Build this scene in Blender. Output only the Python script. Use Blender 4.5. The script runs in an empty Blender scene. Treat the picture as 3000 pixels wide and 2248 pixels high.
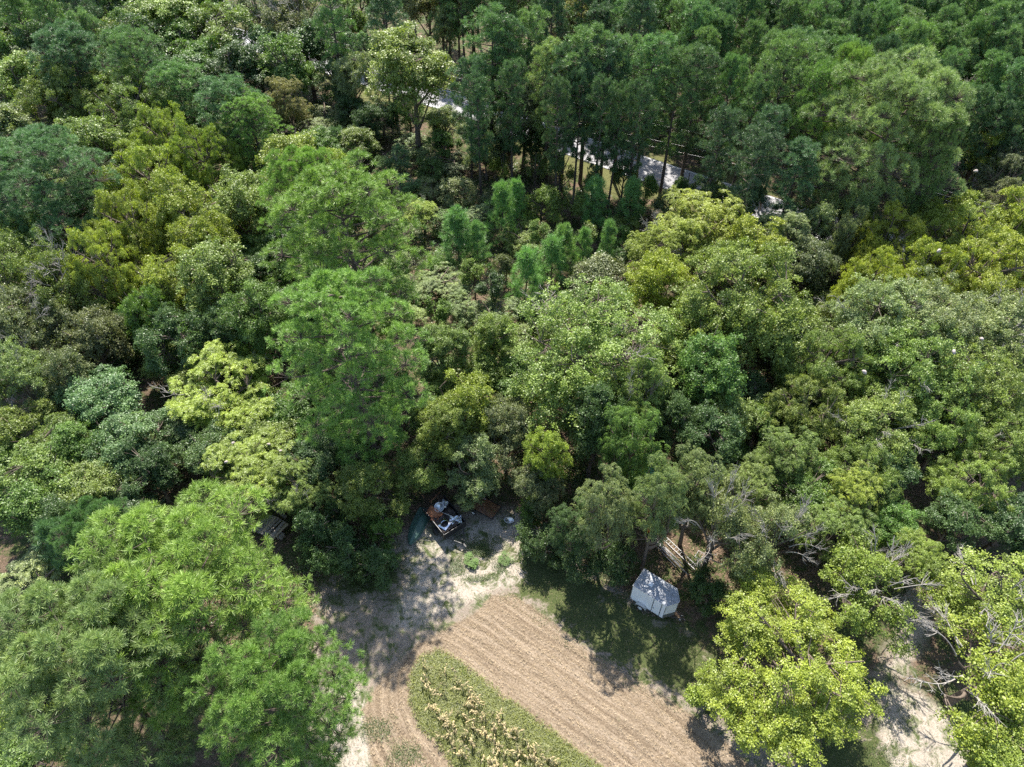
import bpy, math, random
import numpy as np
from mathutils import Vector, Matrix
from mathutils.bvhtree import BVHTree

# ------------------------------------------------------------------ camera, sky, sun, exposure
scene = bpy.context.scene
CAM_H, PITCH, FOCAL = 55.0, math.radians(46.5), 2080.0 / 3000.0
cam_d = bpy.data.cameras.new("camera")
cam_d.sensor_width = 36.0
cam_d.lens = 36.0 * FOCAL
cam_d.clip_end = 2000.0
cam = bpy.data.objects.new("camera", cam_d)
scene.collection.objects.link(cam)
cam.location = (0, 0, CAM_H)
cam.rotation_euler = (math.radians(90) - PITCH, 0, 0)
scene.camera = cam

SUN_EL, SUN_AZ = math.radians(54), math.radians(-9)      # azimuth from +Y, negative is to the left
world = bpy.data.worlds.new("World")
scene.world = world
world.use_nodes = True
wn = world.node_tree
bg = wn.nodes["Background"]
sky = wn.nodes.new("ShaderNodeTexSky")
sky.sky_type = 'NISHITA'
sky.sun_disc = False
sky.sun_elevation = SUN_EL
sky.sun_rotation = SUN_AZ
wn.links.new(sky.outputs[0], bg.inputs[0])
bg.inputs[1].default_value = 0.125
sun_d = bpy.data.lights.new("sun", 'SUN')
sun_d.energy = 5.0
sun_d.angle = math.radians(0.5)
sun_d.color = (1.0, 0.95, 0.87)
sun = bpy.data.objects.new("sun", sun_d)
scene.collection.objects.link(sun)
sdir = Vector((math.sin(SUN_AZ) * math.cos(SUN_EL), math.cos(SUN_AZ) * math.cos(SUN_EL), math.sin(SUN_EL)))
sun.rotation_euler = sdir.to_track_quat('Z', 'Y').to_euler()
scene.view_settings.view_transform = 'Standard'
scene.view_settings.look = 'None'
scene.view_settings.exposure = 1.32
scene.view_settings.gamma = 1.0
cy = scene.cycles
cy.max_bounces = 6
cy.diffuse_bounces = 3
cy.glossy_bounces = 2
cy.transmission_bounces = 4
cy.transparent_max_bounces = 4
cy.use_denoising = False
cy.sample_clamp_indirect = 6

# ------------------------------------------------------------------ helpers
C = scene.collection

def W(u, v, z=0.0):
    """survey helper: where the sight line through photo pixel (u, v) meets height z"""
    dx = (u - 1500) / 2080.0
    dy = (v - 1124) / 2080.0
    ry = math.cos(PITCH) - dy * math.sin(PITCH)
    rz = -math.sin(PITCH) - dy * math.cos(PITCH)
    t = (z - CAM_H) / rz
    return dx * t, ry * t, t

def mesh_np(name, V, F, mat, tint=None, smooth=False):
    V = np.asarray(V, dtype=np.float32).reshape(-1, 3)
    F = np.asarray(F, dtype=np.int32)
    n, k = F.shape
    me = bpy.data.meshes.new(name)
    me.vertices.add(len(V))
    me.vertices.foreach_set("co", V.ravel())
    me.loops.add(n * k)
    me.loops.foreach_set("vertex_index", F.ravel())
    me.polygons.add(n)
    me.polygons.foreach_set("loop_start", np.arange(0, n * k, k, dtype=np.int32))
    if tint is not None:
        a = me.attributes.new("tint", 'FLOAT', 'FACE')
        a.data.foreach_set("value", np.asarray(tint, dtype=np.float32))
    me.update(calc_edges=True)
    me.polygons.foreach_set("use_smooth", np.full(n, smooth))
    if mat: me.materials.append(mat)
    return me

class MB:
    """collects boxes, tubes and sheets into one mesh"""
    def __init__(s): s.v = []; s.f = []
    def add(s, vs, fs):
        o = len(s.v)
        s.v += [tuple(x) for x in vs]
        s.f += [tuple(i + o for i in f) for f in fs]
    def box(s, c, d, M=None, taper=1.0):
        hx, hy, hz = d[0] / 2, d[1] / 2, d[2] / 2
        vs = []
        for z, t in ((-hz, 1), (hz, taper)):
            for x, y in ((-hx, -hy), (hx, -hy), (hx, hy), (-hx, hy)):
                p = Vector((x * t, y * t, z))
                if M: p = M @ p
                vs.append(p + Vector(c))
        s.add(vs, [(0, 3, 2, 1), (4, 5, 6, 7), (0, 1, 5, 4), (1, 2, 6, 5), (2, 3, 7, 6), (3, 0, 4, 7)])
    def tube(s, pts, r, n=6, cap=True):
        pts = [Vector(p) for p in pts]
        rr = r if isinstance(r, (list, tuple)) else [r] * len(pts)
        vs = []; fs = []
        for i, p in enumerate(pts):
            d = (pts[min(i + 1, len(pts) - 1)] - pts[max(i - 1, 0)]).normalized()
            a = d.cross(Vector((0, 0, 1)) if abs(d.z) < .9 else Vector((1, 0, 0))).normalized()
            b = d.cross(a)
            for k in range(n):
                t = 2 * math.pi * k / n
                vs.append(p + (a * math.cos(t) + b * math.sin(t)) * rr[i])
        for i in range(len(pts) - 1):
            for k in range(n):
                k2 = (k + 1) % n
                fs.append((i * n + k, i * n + k2, (i + 1) * n + k2, (i + 1) * n + k))
        if cap:
            fs.append(tuple(range(n - 1, -1, -1)))
            fs.append(tuple((len(pts) - 1) * n + k for k in range(n)))
        s.add(vs, fs)
    def lathe(s, prof, n=20, M=None):
        """prof: (radius, z) list about Z"""
        vs = []; fs = []
        for (r, z) in prof:
            for k in range(n):
                t = 2 * math.pi * k / n
                p = Vector((r * math.cos(t), r * math.sin(t), z))
                vs.append(M @ p if M else p)
        for i in range(len(prof) - 1):
            for k in range(n):
                k2 = (k + 1) % n
                fs.append((i * n + k, i * n + k2, (i + 1) * n + k2, (i + 1) * n + k))
        s.add(vs, fs)
    def mesh(s, name, mat, smooth=False, bevel=0):
        me = bpy.data.meshes.new(name)
        me.from_pydata(s.v, [], s.f)
        me.update()
        if smooth: me.polygons.foreach_set("use_smooth", [True] * len(me.polygons))
        me.materials.append(mat)
        return me
    def build(s, name, mat, parent=None, smooth=False, bevel=0.0):
        o = bpy.data.objects.new(name, s.mesh(name, mat, smooth))
        C.objects.link(o)
        o.parent = parent
        if bevel:
            m = o.modifiers.new("bevel", 'BEVEL'); m.width = bevel; m.segments = 2; m.limit_method = 'ANGLE'
        return o

def obj(name, me, parent=None, loc=None):
    o = bpy.data.objects.new(name, me)
    C.objects.link(o)
    o.parent = parent
    if loc is not None: o.location = loc
    return o

def tag(o, label=None, cat=None, group=None, kind=None):
    if label: o["label"] = label
    if cat: o["category"] = cat
    if group: o["group"] = group
    if kind: o["kind"] = kind
    return o

def empty(name, loc, rz=0.0, sc=(1, 1, 1)):
    o = bpy.data.objects.new(name, None)
    o.empty_display_size = .3
    C.objects.link(o)
    o.location = loc
    o.rotation_euler = (0, 0, rz)
    o.scale = sc
    return o

def nrm(a):
    return a / np.maximum(np.linalg.norm(a, axis=-1, keepdims=True), 1e-9)

# ------------------------------------------------------------------ materials
def new_mat(name):
    m = bpy.data.materials.new(name)
    m.use_nodes = True
    return m, m.node_tree, m.node_tree.nodes["Principled BSDF"]

def simple(name, col, rough=.6, metal=0.0, nscale=8.0, namt=.25, bump=.0, col2=None, coat=0):
    m, nt, p = new_mat(name)
    tc = nt.nodes.new("ShaderNodeTexCoord")
    no = nt.nodes.new("ShaderNodeTexNoise")
    no.inputs["Scale"].default_value = nscale
    no.inputs["Detail"].default_value = 6
    no.inputs["Roughness"].default_value = .65
    nt.links.new(tc.outputs["Object"], no.inputs["Vector"])
    cr = nt.nodes.new("ShaderNodeValToRGB")
    c2 = col2 or tuple(x * (1 - namt * 2) for x in col)
    cr.color_ramp.elements[0].color = (*c2, 1); cr.color_ramp.elements[0].position = .35
    cr.color_ramp.elements[1].color = (*col, 1); cr.color_ramp.elements[1].position = .62
    nt.links.new(no.outputs[0], cr.inputs[0])
    nt.links.new(cr.outputs[0], p.inputs["Base Color"])
    p.inputs["Roughness"].default_value = rough
    p.inputs["Metallic"].default_value = metal
    if bump:
        b = nt.nodes.new("ShaderNodeBump"); b.inputs["Strength"].default_value = bump
        nt.links.new(no.outputs[0], b.inputs["Height"]); nt.links.new(b.outputs[0], p.inputs["Normal"])
    return m

def foliage(name, transl=.35, rough=.42, spec=.5, lo=.62, hi=1.38, warm=(1.14, 1.06, .8)):
    m, nt, p = new_mat(name)
    L = nt.links
    oi = nt.nodes.new("ShaderNodeObjectInfo")
    at = nt.nodes.new("ShaderNodeAttribute"); at.attribute_name = "tint"
    mr = nt.nodes.new("ShaderNodeMapRange")
    mr.inputs["To Min"].default_value = lo; mr.inputs["To Max"].default_value = hi
    L.new(at.outputs["Fac"], mr.inputs["Value"])
    mul = nt.nodes.new("ShaderNodeVectorMath"); mul.operation = 'SCALE'
    L.new(oi.outputs["Color"], mul.inputs[0]); L.new(mr.outputs[0], mul.inputs["Scale"])
    wm = nt.nodes.new("ShaderNodeVectorMath"); wm.operation = 'MULTIPLY'
    wm.inputs[1].default_value = warm
    L.new(mul.outputs[0], wm.inputs[0])
    mx = nt.nodes.new("ShaderNodeMix"); mx.data_type = 'RGBA'
    pw = nt.nodes.new("ShaderNodeMath"); pw.operation = 'POWER'; pw.inputs[1].default_value = 2.0
    L.new(at.outputs["Fac"], pw.inputs[0]); L.new(pw.outputs[0], mx.inputs[0])
    L.new(mul.outputs[0], mx.inputs[6]); L.new(wm.outputs[0], mx.inputs[7])
    L.new(mx.outputs[2], p.inputs["Base Color"])
    p.inputs["Roughness"].default_value = rough
    p.inputs["Specular IOR Level"].default_value = spec
    tr = nt.nodes.new("ShaderNodeBsdfTranslucent")
    tm = nt.nodes.new("ShaderNodeVectorMath"); tm.operation = 'MULTIPLY'; tm.inputs[1].default_value = (1.25, 1.35, .7)
    L.new(mx.outputs[2], tm.inputs[0]); L.new(tm.outputs[0], tr.inputs[0])
    ms = nt.nodes.new("ShaderNodeMixShader"); ms.inputs[0].default_value = transl
    L.new(p.outputs[0], ms.inputs[1]); L.new(tr.outputs[0], ms.inputs[2])
    L.new(ms.outputs[0], nt.nodes["Material Output"].inputs[0])
    return m

M_LEAF = foliage("leaf", rough=.46, spec=.45, transl=.3)
M_NEEDLE = foliage("needle", transl=.2, rough=.45, spec=.4, lo=.55, hi=1.45, warm=(1.3, 1.12, .85))
M_BARK = simple("bark", (.17, .13, .10), .9, nscale=6, bump=.6)
M_PBARK = simple("pine_bark", (.13, .095, .075), .9, nscale=5, bump=.8)
M_DEAD = simple("dead_wood", (.36, .33, .29), .8, nscale=9, namt=.2)

# ------------------------------------------------------------------ tree kit
def tubes_np(paths, n=5):
    """paths: list of (points Kx3, radii K) -> V, F (quads)"""
    V = []; F = []; off = 0
    ang = np.arange(n) * 2 * np.pi / n
    ca, sa = np.cos(ang), np.sin(ang)
    for P, r in paths:
        P = np.asarray(P, float); r = np.asarray(r, float)
        d = nrm(np.gradient(P, axis=0))
        ref = np.where(np.abs(d[:, 2:3]) < .9, [[0, 0, 1.0]], [[1.0, 0, 0]])
        a = nrm(np.cross(d, ref)); b = np.cross(d, a)
        ring = P[:, None] + (a[:, None] * ca[None, :, None] + b[:, None] * sa[None, :, None]) * r[:, None, None]
        K = len(P)
        V.append(ring.reshape(-1, 3))
        i = np.arange(K - 1)[:, None] * n; k = np.arange(n)[None]; k2 = (k + 1) % n
        f = np.stack([i + k, i + k2, i + n + k2, i + n + k], -1).reshape(-1, 4) + off
        F.append(f); off += K * n
    return np.concatenate(V), np.concatenate(F)

def leaf_quads(Cn, N, L, Wd, rng, T=None):
    n = len(Cn)
    if T is None: T = np.cross(N, rng.normal(size=(n, 3)))
    T = nrm(T); B = nrm(np.cross(N, T))
    L = (np.ones(n) * L)[:, None]; Wd = (np.ones(n) * Wd)[:, None]
    V = np.stack([Cn - T * L / 2, Cn + B * Wd / 2 - T * L * .05, Cn + T * L / 2, Cn - B * Wd / 2 - T * L * .05], 1)
    return V.reshape(-1, 3), np.arange(n * 4).reshape(-1, 4)

def unit(n, rng): return nrm(rng.normal(size=(n, 3)))

def bez(a, b, c, K):
    t = np.linspace(0, 1, K)[:, None]
    return (1 - t) ** 2 * a + 2 * t * (1 - t) * b + t * t * c

def broad(seed, R, H, base=.25, ncl=120, rc=1.1, sprays=10, leaves=26, L=.19, Wf=.72, flat=.55, shell=.5,
          style='leaf', lobes=.25, dead=0, gap=.0, top=1.0, tilt=.42, upn=.9):
    """deciduous crown: trunk, limbs to every clump, clumps of sprays of leaves"""
    rng = np.random.default_rng(seed)
    zc = H * (1 + base) / 2; c = H * (1 - base) / 2
    lob = [(unit(1, rng)[0], rng.uniform(.5, 1)) for _ in range(7)]
    def lobe(d):
        s = np.zeros(len(d))
        for ax, w in lob: s += w * np.clip(d @ ax, 0, 1) ** 4
        return 1 - lobes * .6 + lobes * s
    d = unit(ncl * 3, rng)
    d = d[d[:, 2] > -.75][:ncl * 2]
    if gap > 0:
        hole = unit(9, rng)
        keep = np.ones(len(d), bool)
        for h in hole: keep &= (d @ h) < 1 - gap * .12
        d = d[keep]
    d = d[:ncl]
    nbo = max(5, int(len(d) / 7))
    bd = d[:nbo]; br_ = rng.uniform(max(shell, .45), .95, nbo) ** .8 * .84 * lobe(bd)
    rb = R * rng.uniform(.24, .40, nbo)
    which = rng.integers(0, nbo, len(d))
    hd = unit(len(d), rng); hd = nrm(hd + bd[which] * .45 + np.array([0, 0, .4])) * rng.uniform(.45, 1.35, len(d))[:, None]
    qd = bd[which] * br_[which][:, None] + hd * (rb[which] / R)[:, None] * np.array([1, 1, .85])
    r = np.linalg.norm(qd, axis=1); r = np.minimum(r, 1.12); d = nrm(qd)
    tz = d[:, 2]
    # widest at mid-height, pointed or flat top through "top"
    P = np.stack([d[:, 0] * R * r, d[:, 1] * R * r, zc + np.sign(tz) * np.abs(tz) ** top * c * r * .92], 1)
    P[:, 2] = np.maximum(P[:, 2], H * base * .7 + .3)
    # limbs
    paths = []
    lean = rng.normal(size=2) * R * .06
    K = 9
    tz_ = np.linspace(0, 1, K)
    tr = np.stack([lean[0] * np.sin(tz_ * 3), lean[1] * np.sin(tz_ * 2.5), tz_ * H * .82], 1)
    rt = R * .055 + H * .006
    paths.append((tr, rt * (1.15 - tz_ ** .8) + .02))
    nl = 9
    limbs = []
    for i in range(nl):
        a = i * 2.4 + rng.uniform(-.4, .4)
        z0 = H * rng.uniform(max(base * .6, .12), .6)
        s0 = np.array([np.interp(z0, tr[:, 2], tr[:, 0]), np.interp(z0, tr[:, 2], tr[:, 1]), z0])
        e = np.array([math.cos(a) * R * .62, math.sin(a) * R * .62, min(z0 + c * rng.uniform(.3, .9), H * .85)])
        m = (s0 + e) / 2 + np.array([0, 0, -c * .08]) + rng.normal(size=3) * .3
        lp = bez(s0, m, e, 8)
        limbs.append(lp)
        paths.append((lp, np.linspace(rt * .5, .045, 8)))
    allp = np.concatenate(limbs + [tr[3:]])
    for p in P:
        q = allp + 0
        dd = np.linalg.norm(q - p, axis=1) + np.maximum(q[:, 2] - p[2], 0) * 1.5
        s0 = q[np.argmin(dd)]
        m = (s0 + p) / 2 + rng.normal(size=3) * .18 + np.array([0, 0, .15])
        paths.append((bez(s0, m, p, 5), np.linspace(.05, .015, 5)))
    V, F = tubes_np(paths)
    trunk = mesh_np("trunk", V, F, M_BARK, smooth=True)
    # sprays
    n = len(P); S = sprays
    rcl = rc * rng.uniform(.6, 1.25, n)
    ds = unit(n * S, rng).reshape(n, S, 3)
    ds[..., 2] = np.abs(ds[..., 2]) * rng.choice([1, 1, 1, -.6], (n, S))
    out = nrm(P - np.array([0, 0, zc - c * .3]))
    ds = nrm(ds + out[:, None] * .35)
    SP = P[:, None] + ds * (rcl[:, None] * rng.uniform(.45, 1, (n, S)))[..., None] * np.array([1, 1, flat])
    SP = SP.reshape(-1, 3); DS = ds.reshape(-1, 3)
    ctint = np.repeat(rng.normal(0, .10, n), S) + rng.normal(0, .15, n * S)
    if style == 'leaf':
        Lf = leaves
        ax = nrm(DS * .6 + np.array([0, 0, .8]) + rng.normal(size=DS.shape) * .42)
        off = rng.normal(size=(len(SP), Lf, 3)) * .2 * (L / .17) ** .7
        off -= ax[:, None] * (off * ax[:, None]).sum(-1, keepdims=True) * .6
        Cn = (SP[:, None] + off).reshape(-1, 3)
        N = nrm(np.repeat(ax, Lf, 0) * upn + rng.normal(size=(len(Cn), 3)) * tilt)
        sz = rng.uniform(.7, 1.3, len(Cn))
        V, F = leaf_quads(Cn, N, L * sz, L * Wf * sz, rng)
        tint = .5 + np.repeat(ctint, Lf) + rng.normal(0, .10, len(Cn))
    else:
        # compound leaves: fronds radiating from each spray tip, drooping at the ends
        nf, ns = leaves, 5
        a = rng.uniform(0, 2 * np.pi, (len(SP), nf))
        fl = L * 2.4 * rng.uniform(.75, 1.2, (len(SP), nf))
        hd = np.stack([np.cos(a), np.sin(a), np.zeros_like(a)], -1)
        hd = nrm(hd + DS[:, None] * .5)
        st = (np.arange(ns) + .6) / ns
        Cx = SP[:, None, None] + hd[:, :, None] * (fl[..., None] * st)[..., None]
        Cx[..., 2] += (fl[..., None] * (.25 * st - .75 * st ** 2))
        side = nrm(np.cross(hd, np.array([0, 0, 1.0])))
        segs = []; Ts = []; Ns = []
        wid = L * .62
        for sg in (-1, 1):
            q = Cx + side[:, :, None] * sg * wid * .5
            segs.append(q.reshape(-1, 3))
            t = side[:, :, None] * sg + hd[:, :, None] * .55 + np.zeros_like(Cx)
            Ts.append(t.reshape(-1, 3))
            nn = np.array([0, 0, 1.0]) - hd[:, :, None] * -.35 * st[None, None, :, None] + side[:, :, None] * sg * -.35
            Ns.append(nn.reshape(-1, 3))
        Cn = np.concatenate(segs); T = np.concatenate(Ts)
        N = nrm(np.concatenate(Ns) + rng.normal(size=Cn.shape) * .3)
        T = T - N * (T * N).sum(-1, keepdims=True)
        V, F = leaf_quads(Cn, N, wid * 1.15, L * .36, rng, T)
        per = nf * ns
        tt = np.repeat(ctint, per)
        tint = .5 + np.concatenate([tt, tt]) + rng.normal(0, .13, len(Cn))
    crown = mesh_np("crown", V, F, M_LEAF, tint=np.clip(tint, 0, 1.2))
    deadm = None
    if dead:
        deadm = []
        dd = unit(dead * 3, rng); dd = dd[dd[:, 2] > -.1][:dead]
        for q in dd:
            dp = []
            s0 = np.array([q[0] * R * .45, q[1] * R * .45, zc + q[2] * c * .45])
            e = np.array([q[0] * R * 1.0, q[1] * R * 1.0, zc + q[2] * c * 1.05 + .2])
            m = (s0 + e) / 2 + rng.normal(size=3) * .35
            bp = bez(s0, m, e, 8)
            dp.append((bp, np.linspace(.055, .02, 8)))
            for j in range(9):
                k = rng.integers(3, 8)
                e2 = bp[k] + nrm(q + rng.normal(size=3) * .65) * rng.uniform(.5, 1.3)
                m2 = (bp[k] + e2) / 2 + rng.normal(size=3) * .12
                b2 = bez(bp[k], m2, e2, 5)
                dp.append((b2, np.linspace(.028, .012, 5)))
                for _ in range(3):
                    e3 = b2[3] + nrm(q + rng.normal(size=3) * .8) * rng.uniform(.2, .6)
                    dp.append((np.stack([b2[rng.integers(1, 4)], e3]), np.array([.016, .008])))
            V, F = tubes_np(dp, 4)
            deadm.append(mesh_np("bare_branch", V, F, M_DEAD, smooth=True))
    return dict(R=R, H=H, zc=zc / H, trunk=trunk, crown=crown, dead=deadm, kind='broad')

def pine(seed, R, H, base=.4, nb=60, side=8, tn=3, needles=40, nl=.3, nw=.026, prof='dome', up=.35, clump=1.0, rt=None, stubs=0, pad=True, whorl=0):
    rng = np.random.default_rng(seed)
    rt = rt or (.012 * H + .02)
    K = 10
    t = np.linspace(0, 1, K)
    ln = rng.normal(size=2) * .25
    tr = np.stack([ln[0] * np.sin(t * 2.2), ln[1] * np.sin(t * 2.8), t * H * .97], 1)
    paths = [(tr, rt * (1.1 - t ** 1.2) + .02)]
    TP = []; TA = []; TT = []
    for i in range(nb):
        f = (i + rng.uniform(0, 1)) / nb
        if whorl: f = (math.floor(f * whorl) + rng.uniform(0, .15)) / whorl
        z = H * (base + (1 - base) * f ** .9)
        if prof == 'dome':   pr = math.sqrt(max(1 - (f * 1.0 - .25) ** 2 / .62, .03)) if f > .25 else .72 + f * 1.1
        elif prof == 'cone': pr = (1 - f) * 1.15 + .10
        else:                pr = .45 + .75 * math.sin(min(f, .97) * math.pi) ** .7
        Lb = R * pr * rng.uniform(.68, 1.12)
        a = i * 2.39996 + rng.uniform(-.35, .35)
        hz = np.array([math.cos(a), math.sin(a), 0])
        s0 = np.array([np.interp(z, tr[:, 2], tr[:, 0]), np.interp(z, tr[:, 2], tr[:, 1]), z])
        rise = (-.12 + up * 1.9 * f) * Lb + rng.uniform(-.1, .1) * Lb
        e = s0 + hz * Lb + np.array([0, 0, rise + up * .35 * Lb])
        m = s0 + hz * Lb * .55 + np.array([0, 0, rise * (.3 + .4 * f)]) + rng.normal(size=3) * .08 * Lb
        e[2] = min(e[2], H * 1.0)
        bp = bez(s0, m, e, 8)
        paths.append((bp, np.linspace(max(rt * .32, .03), .015, 8)))
        lat = np.array([-hz[1], hz[0], 0])
        if pad:
            pc = bp[6] * .75 + bp[5] * .25
            rp = (.20 * Lb + .42 * clump) * rng.uniform(.8, 1.25)
            ptint = rng.normal(0, .07)
            for j in range(side):
                far_ = rng.random() < .84
                ph = rng.uniform(0, 6.28); q = rng.uniform(0, 1) ** .5
                ov = hz * math.cos(ph) * q * 1.15 + lat * math.sin(ph) * q
                if far_:
                    p1 = pc + ov * rp + np.array([0, 0, (1 - q * q) * rp * .8 + rng.normal() * .08])
                    p0 = pc
                else:
                    k_ = rng.integers(2, 6); p0 = bp[k_]; p1 = p0 + rng.normal(size=3) * .3 * clump + np.array([0, 0, .2])
                paths.append((np.stack([p0, (p0 + p1) / 2 + np.array([0, 0, -.06]), p1]), np.array([.022, .015, .01])))
                for _ in range(tn):
                    TP.append(p1 + rng.normal(size=3) * .17 * clump * (tn > 1))
                    TA.append(ov * .8 + hz * .15 + np.array([0, 0, .9]) + rng.normal(size=3) * .25)
                    TT.append(ptint + rng.normal(0, .09))
            continue
        for j in range(side):
            s = (rng.uniform(.38 * (1 - f) ** .6, 1.0)) ** .8
            p0 = np.array([np.interp(s, np.linspace(0, 1, 8), bp[:, q]) for q in range(3)])
            wd = clump * (.25 + .85 * (1.08 - s)) * min(Lb, 3.2) * .42
            p1 = p0 + lat * rng.uniform(-1, 1) * wd + hz * rng.uniform(0, .35) * clump + np.array([0, 0, rng.uniform(.05, .45) * clump])
            paths.append((np.stack([p0, (p0 + p1) / 2 + rng.normal(size=3) * .05, p1]), np.array([.02, .014, .01])))
            ct = rng.normal(0, .08)
            for _ in range(tn):
                TP.append(p1 + rng.normal(size=3) * np.array([.30, .30, .16]) * clump)
                TA.append(hz * .45 + np.array([0, 0, .95]) + rng.normal(size=3) * .35)
                TT.append(ct + rng.normal(0, .08))
    for _ in range(stubs):
        z = H * rng.uniform(base * .45, base); a = rng.uniform(0, 6.28)
        s0 = np.array([0, 0, z]); e = s0 + np.array([math.cos(a), math.sin(a), rng.uniform(-.3, .3)]) * rng.uniform(.5, 1.6)
        paths.append((np.stack([s0, e]), np.array([.04, .015])))
    V, F = tubes_np(paths, 6)
    trunk = mesh_np("trunk", V, F, M_PBARK, smooth=True)
    for _ in range(int(nb * .5)):
        z = H * rng.uniform(.86, 1.0); a = rng.uniform(0, 6.28); q = R * .42 * rng.uniform(0, 1) * (1.25 - (z / H - .86) / .14)
        x0 = np.interp(z, tr[:, 2], tr[:, 0]); y0 = np.interp(z, tr[:, 2], tr[:, 1])
        for _ in range(tn + 1):
            TP.append(np.array([x0 + q * math.cos(a), y0 + q * math.sin(a), z]) + rng.normal(size=3) * .25 * clump)
            TA.append(np.array([math.cos(a) * .3, math.sin(a) * .3, 1.0])); TT.append(rng.normal(0, .08))
    TP = np.array(TP); TA = nrm(np.array(TA)); TT = np.array(TT)
    n = len(TP)
    D = nrm(unit(n * needles, rng).reshape(n, needles, 3) * 1.0 + TA[:, None] * .5)
    st = TP[:, None] + TA[:, None] * rng.uniform(-.4, .15, (n, needles))[..., None] * nl * .5
    ll = nl * rng.uniform(.75, 1.15, (n, needles))[..., None]
    sd = nrm(np.cross(D, rng.normal(size=D.shape))) * nw / 2
    b0 = st + D * .02; tip = st + D * ll
    V = np.stack([b0 - sd * .6, b0 + sd * .6, tip + sd * .5, tip - sd * .5], 2).reshape(-1, 3)
    V = V.reshape(n * needles, 4, 3)
    mid = 0
    F = np.arange(n * needles * 4).reshape(-1, 4)
    tint = .5 + np.repeat(TT, needles) + rng.normal(0, .14, n * needles)
    crown = mesh_np("crown", V.reshape(-1, 3), F, M_NEEDLE, tint=np.clip(tint, 0, 1.2))
    return dict(R=R, H=H, zc=(1 + base) / 2, trunk=trunk, crown=crown, dead=None, kind='pine')
# ------------------------------------------------------------------ tree variants (a few of each kind, copied below)
KIT = {
 # near pines with visible needle tufts
 'pbig':  [pine(11, 6.3, 16, .22, 66, 42, 1, 60, .35, .028, 'dome', .32, .95), pine(12, 5.6, 15, .22, 56, 42, 1, 60, .37, .028, 'dome', .36, .95)],
 'ptall': [pine(21, 4.6, 23, .14, 84, 30, 1, 50, .36, .034, 'oval', .26, .85), pine(22, 4.4, 22, .18, 76, 30, 1, 50, .36, .034, 'oval', .3, .85)],
 # stand pines, far away
 'pfar':  [pine(31 + i, 3.4, 20, .38, 34, 19, 2, 20, .40, .055, 'dome', .38, .9, stubs=6) for i in range(4)],
 'pdome': [pine(41 + i, 4.8, 19, .45, 46, 22, 2, 22, .38, .05, 'dome', .38, 1.0, stubs=6) for i in range(3)],
 'pole':  [pine(51 + i, 3.0, 21, .34, 40, 17, 2, 20, .40, .055, 'oval', .22, .9, stubs=14) for i in range(4)],
 'psap':  [pine(61 + i, 1.9, 6.5, .04, 30 + i * 4, 6, 1, 50, .50, .036, 'cone', .5, .75 + .1 * i, rt=.07, pad=False, whorl=5 + i) for i in range(4)],
 # deciduous
 'dense': [broad(101, 6, 11, .10, 290, 1.0, 9, 44, .135, flat=.65, shell=.45, lobes=.5, gap=.2), broad(102, 5.6, 10.5, .12, 270, 1.0, 9, 42, .135, flat=.65, shell=.45, lobes=.6, gap=.3)],
 'tall':  [broad(111, 4.4, 16, .14, 210, 1.0, 8, 28, .17, flat=.8, shell=.35, lobes=.5, gap=.4), broad(112, 4.2, 15, .12, 190, 1.0, 8, 28, .17, flat=.8, shell=.35, lobes=.6, gap=.5)],
 'mid':   [broad(121 + i, 4.5, 12, .12, 160, 1.15, 8, 28, .185, flat=.7, shell=.35, lobes=.7, gap=.5, top=1.0 + .25 * (i % 2)) for i in range(5)],
 'wide':  [broad(131, 6.5, 13, .2, 250, 1.3, 8, 26, .18, flat=.6, shell=.4, lobes=.6, gap=.5, dead=6), broad(132, 6.2, 12, .2, 230, 1.3, 8, 26, .18, flat=.6, shell=.4, lobes=.7, gap=.6, dead=8)],
 'comp':  [broad(141, 5.2, 9, .3, 150, 1.0, 6, 6, .22, flat=.35, shell=.4, style='frond', lobes=.6, gap=.5), broad(142, 5.0, 9, .25, 150, 1.0, 6, 6, .22, flat=.4, shell=.35, style='frond', lobes=.7, gap=.6, dead=4)],
 'hang':  [broad(151, 6.2, 14, .05, 330, 1.1, 8, 32, .145, flat=1.2, shell=.45, lobes=.5, gap=.2, dead=5, upn=.6)],
 'open':  [broad(161, 4.8, 13, .12, 130, 1.1, 7, 22, .165, flat=.6, shell=.3, lobes=.8, gap=.8, dead=9), broad(162, 4.4, 9, .12, 120, 1.0, 7, 22, .155, flat=.5, shell=.3, lobes=.8, gap=.8, dead=12)],
 'sap':   [broad(171 + i, 1.7, 6.5, .04, 60, .55, 7, 22, .14, flat=.9, shell=.2, lobes=.6, top=1.4) for i in range(4)],
 'bush':  [broad(181 + i, 2.8, 4.2, .02, 80, .9, 7, 26, .145, flat=.7, shell=.4, lobes=.7) for i in range(3)],
 'vine':  [broad(191 + i, 3.2, 3.6, .0, 80, 1.0, 6, 5, .18, flat=.5, shell=.4, style='frond', lobes=.7) for i in range(2)],
 'far':   [broad(201 + i, 4.5, 15, .12, 130, 1.3, 8, 22, .24, flat=.75, shell=.35, lobes=.7, gap=.4, top=1.0 + .25 * (i % 2)) for i in range(4)],
}
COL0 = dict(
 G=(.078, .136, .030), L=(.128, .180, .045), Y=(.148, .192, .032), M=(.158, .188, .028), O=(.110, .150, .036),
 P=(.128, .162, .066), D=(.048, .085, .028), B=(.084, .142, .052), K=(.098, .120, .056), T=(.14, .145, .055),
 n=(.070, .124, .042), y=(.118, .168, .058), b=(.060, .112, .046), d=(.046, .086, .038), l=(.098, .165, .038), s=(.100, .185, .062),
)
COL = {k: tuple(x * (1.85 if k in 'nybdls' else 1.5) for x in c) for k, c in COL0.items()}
TN = {'p': 'pine_tree', 'b': 'broadleaf_tree'}
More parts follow.
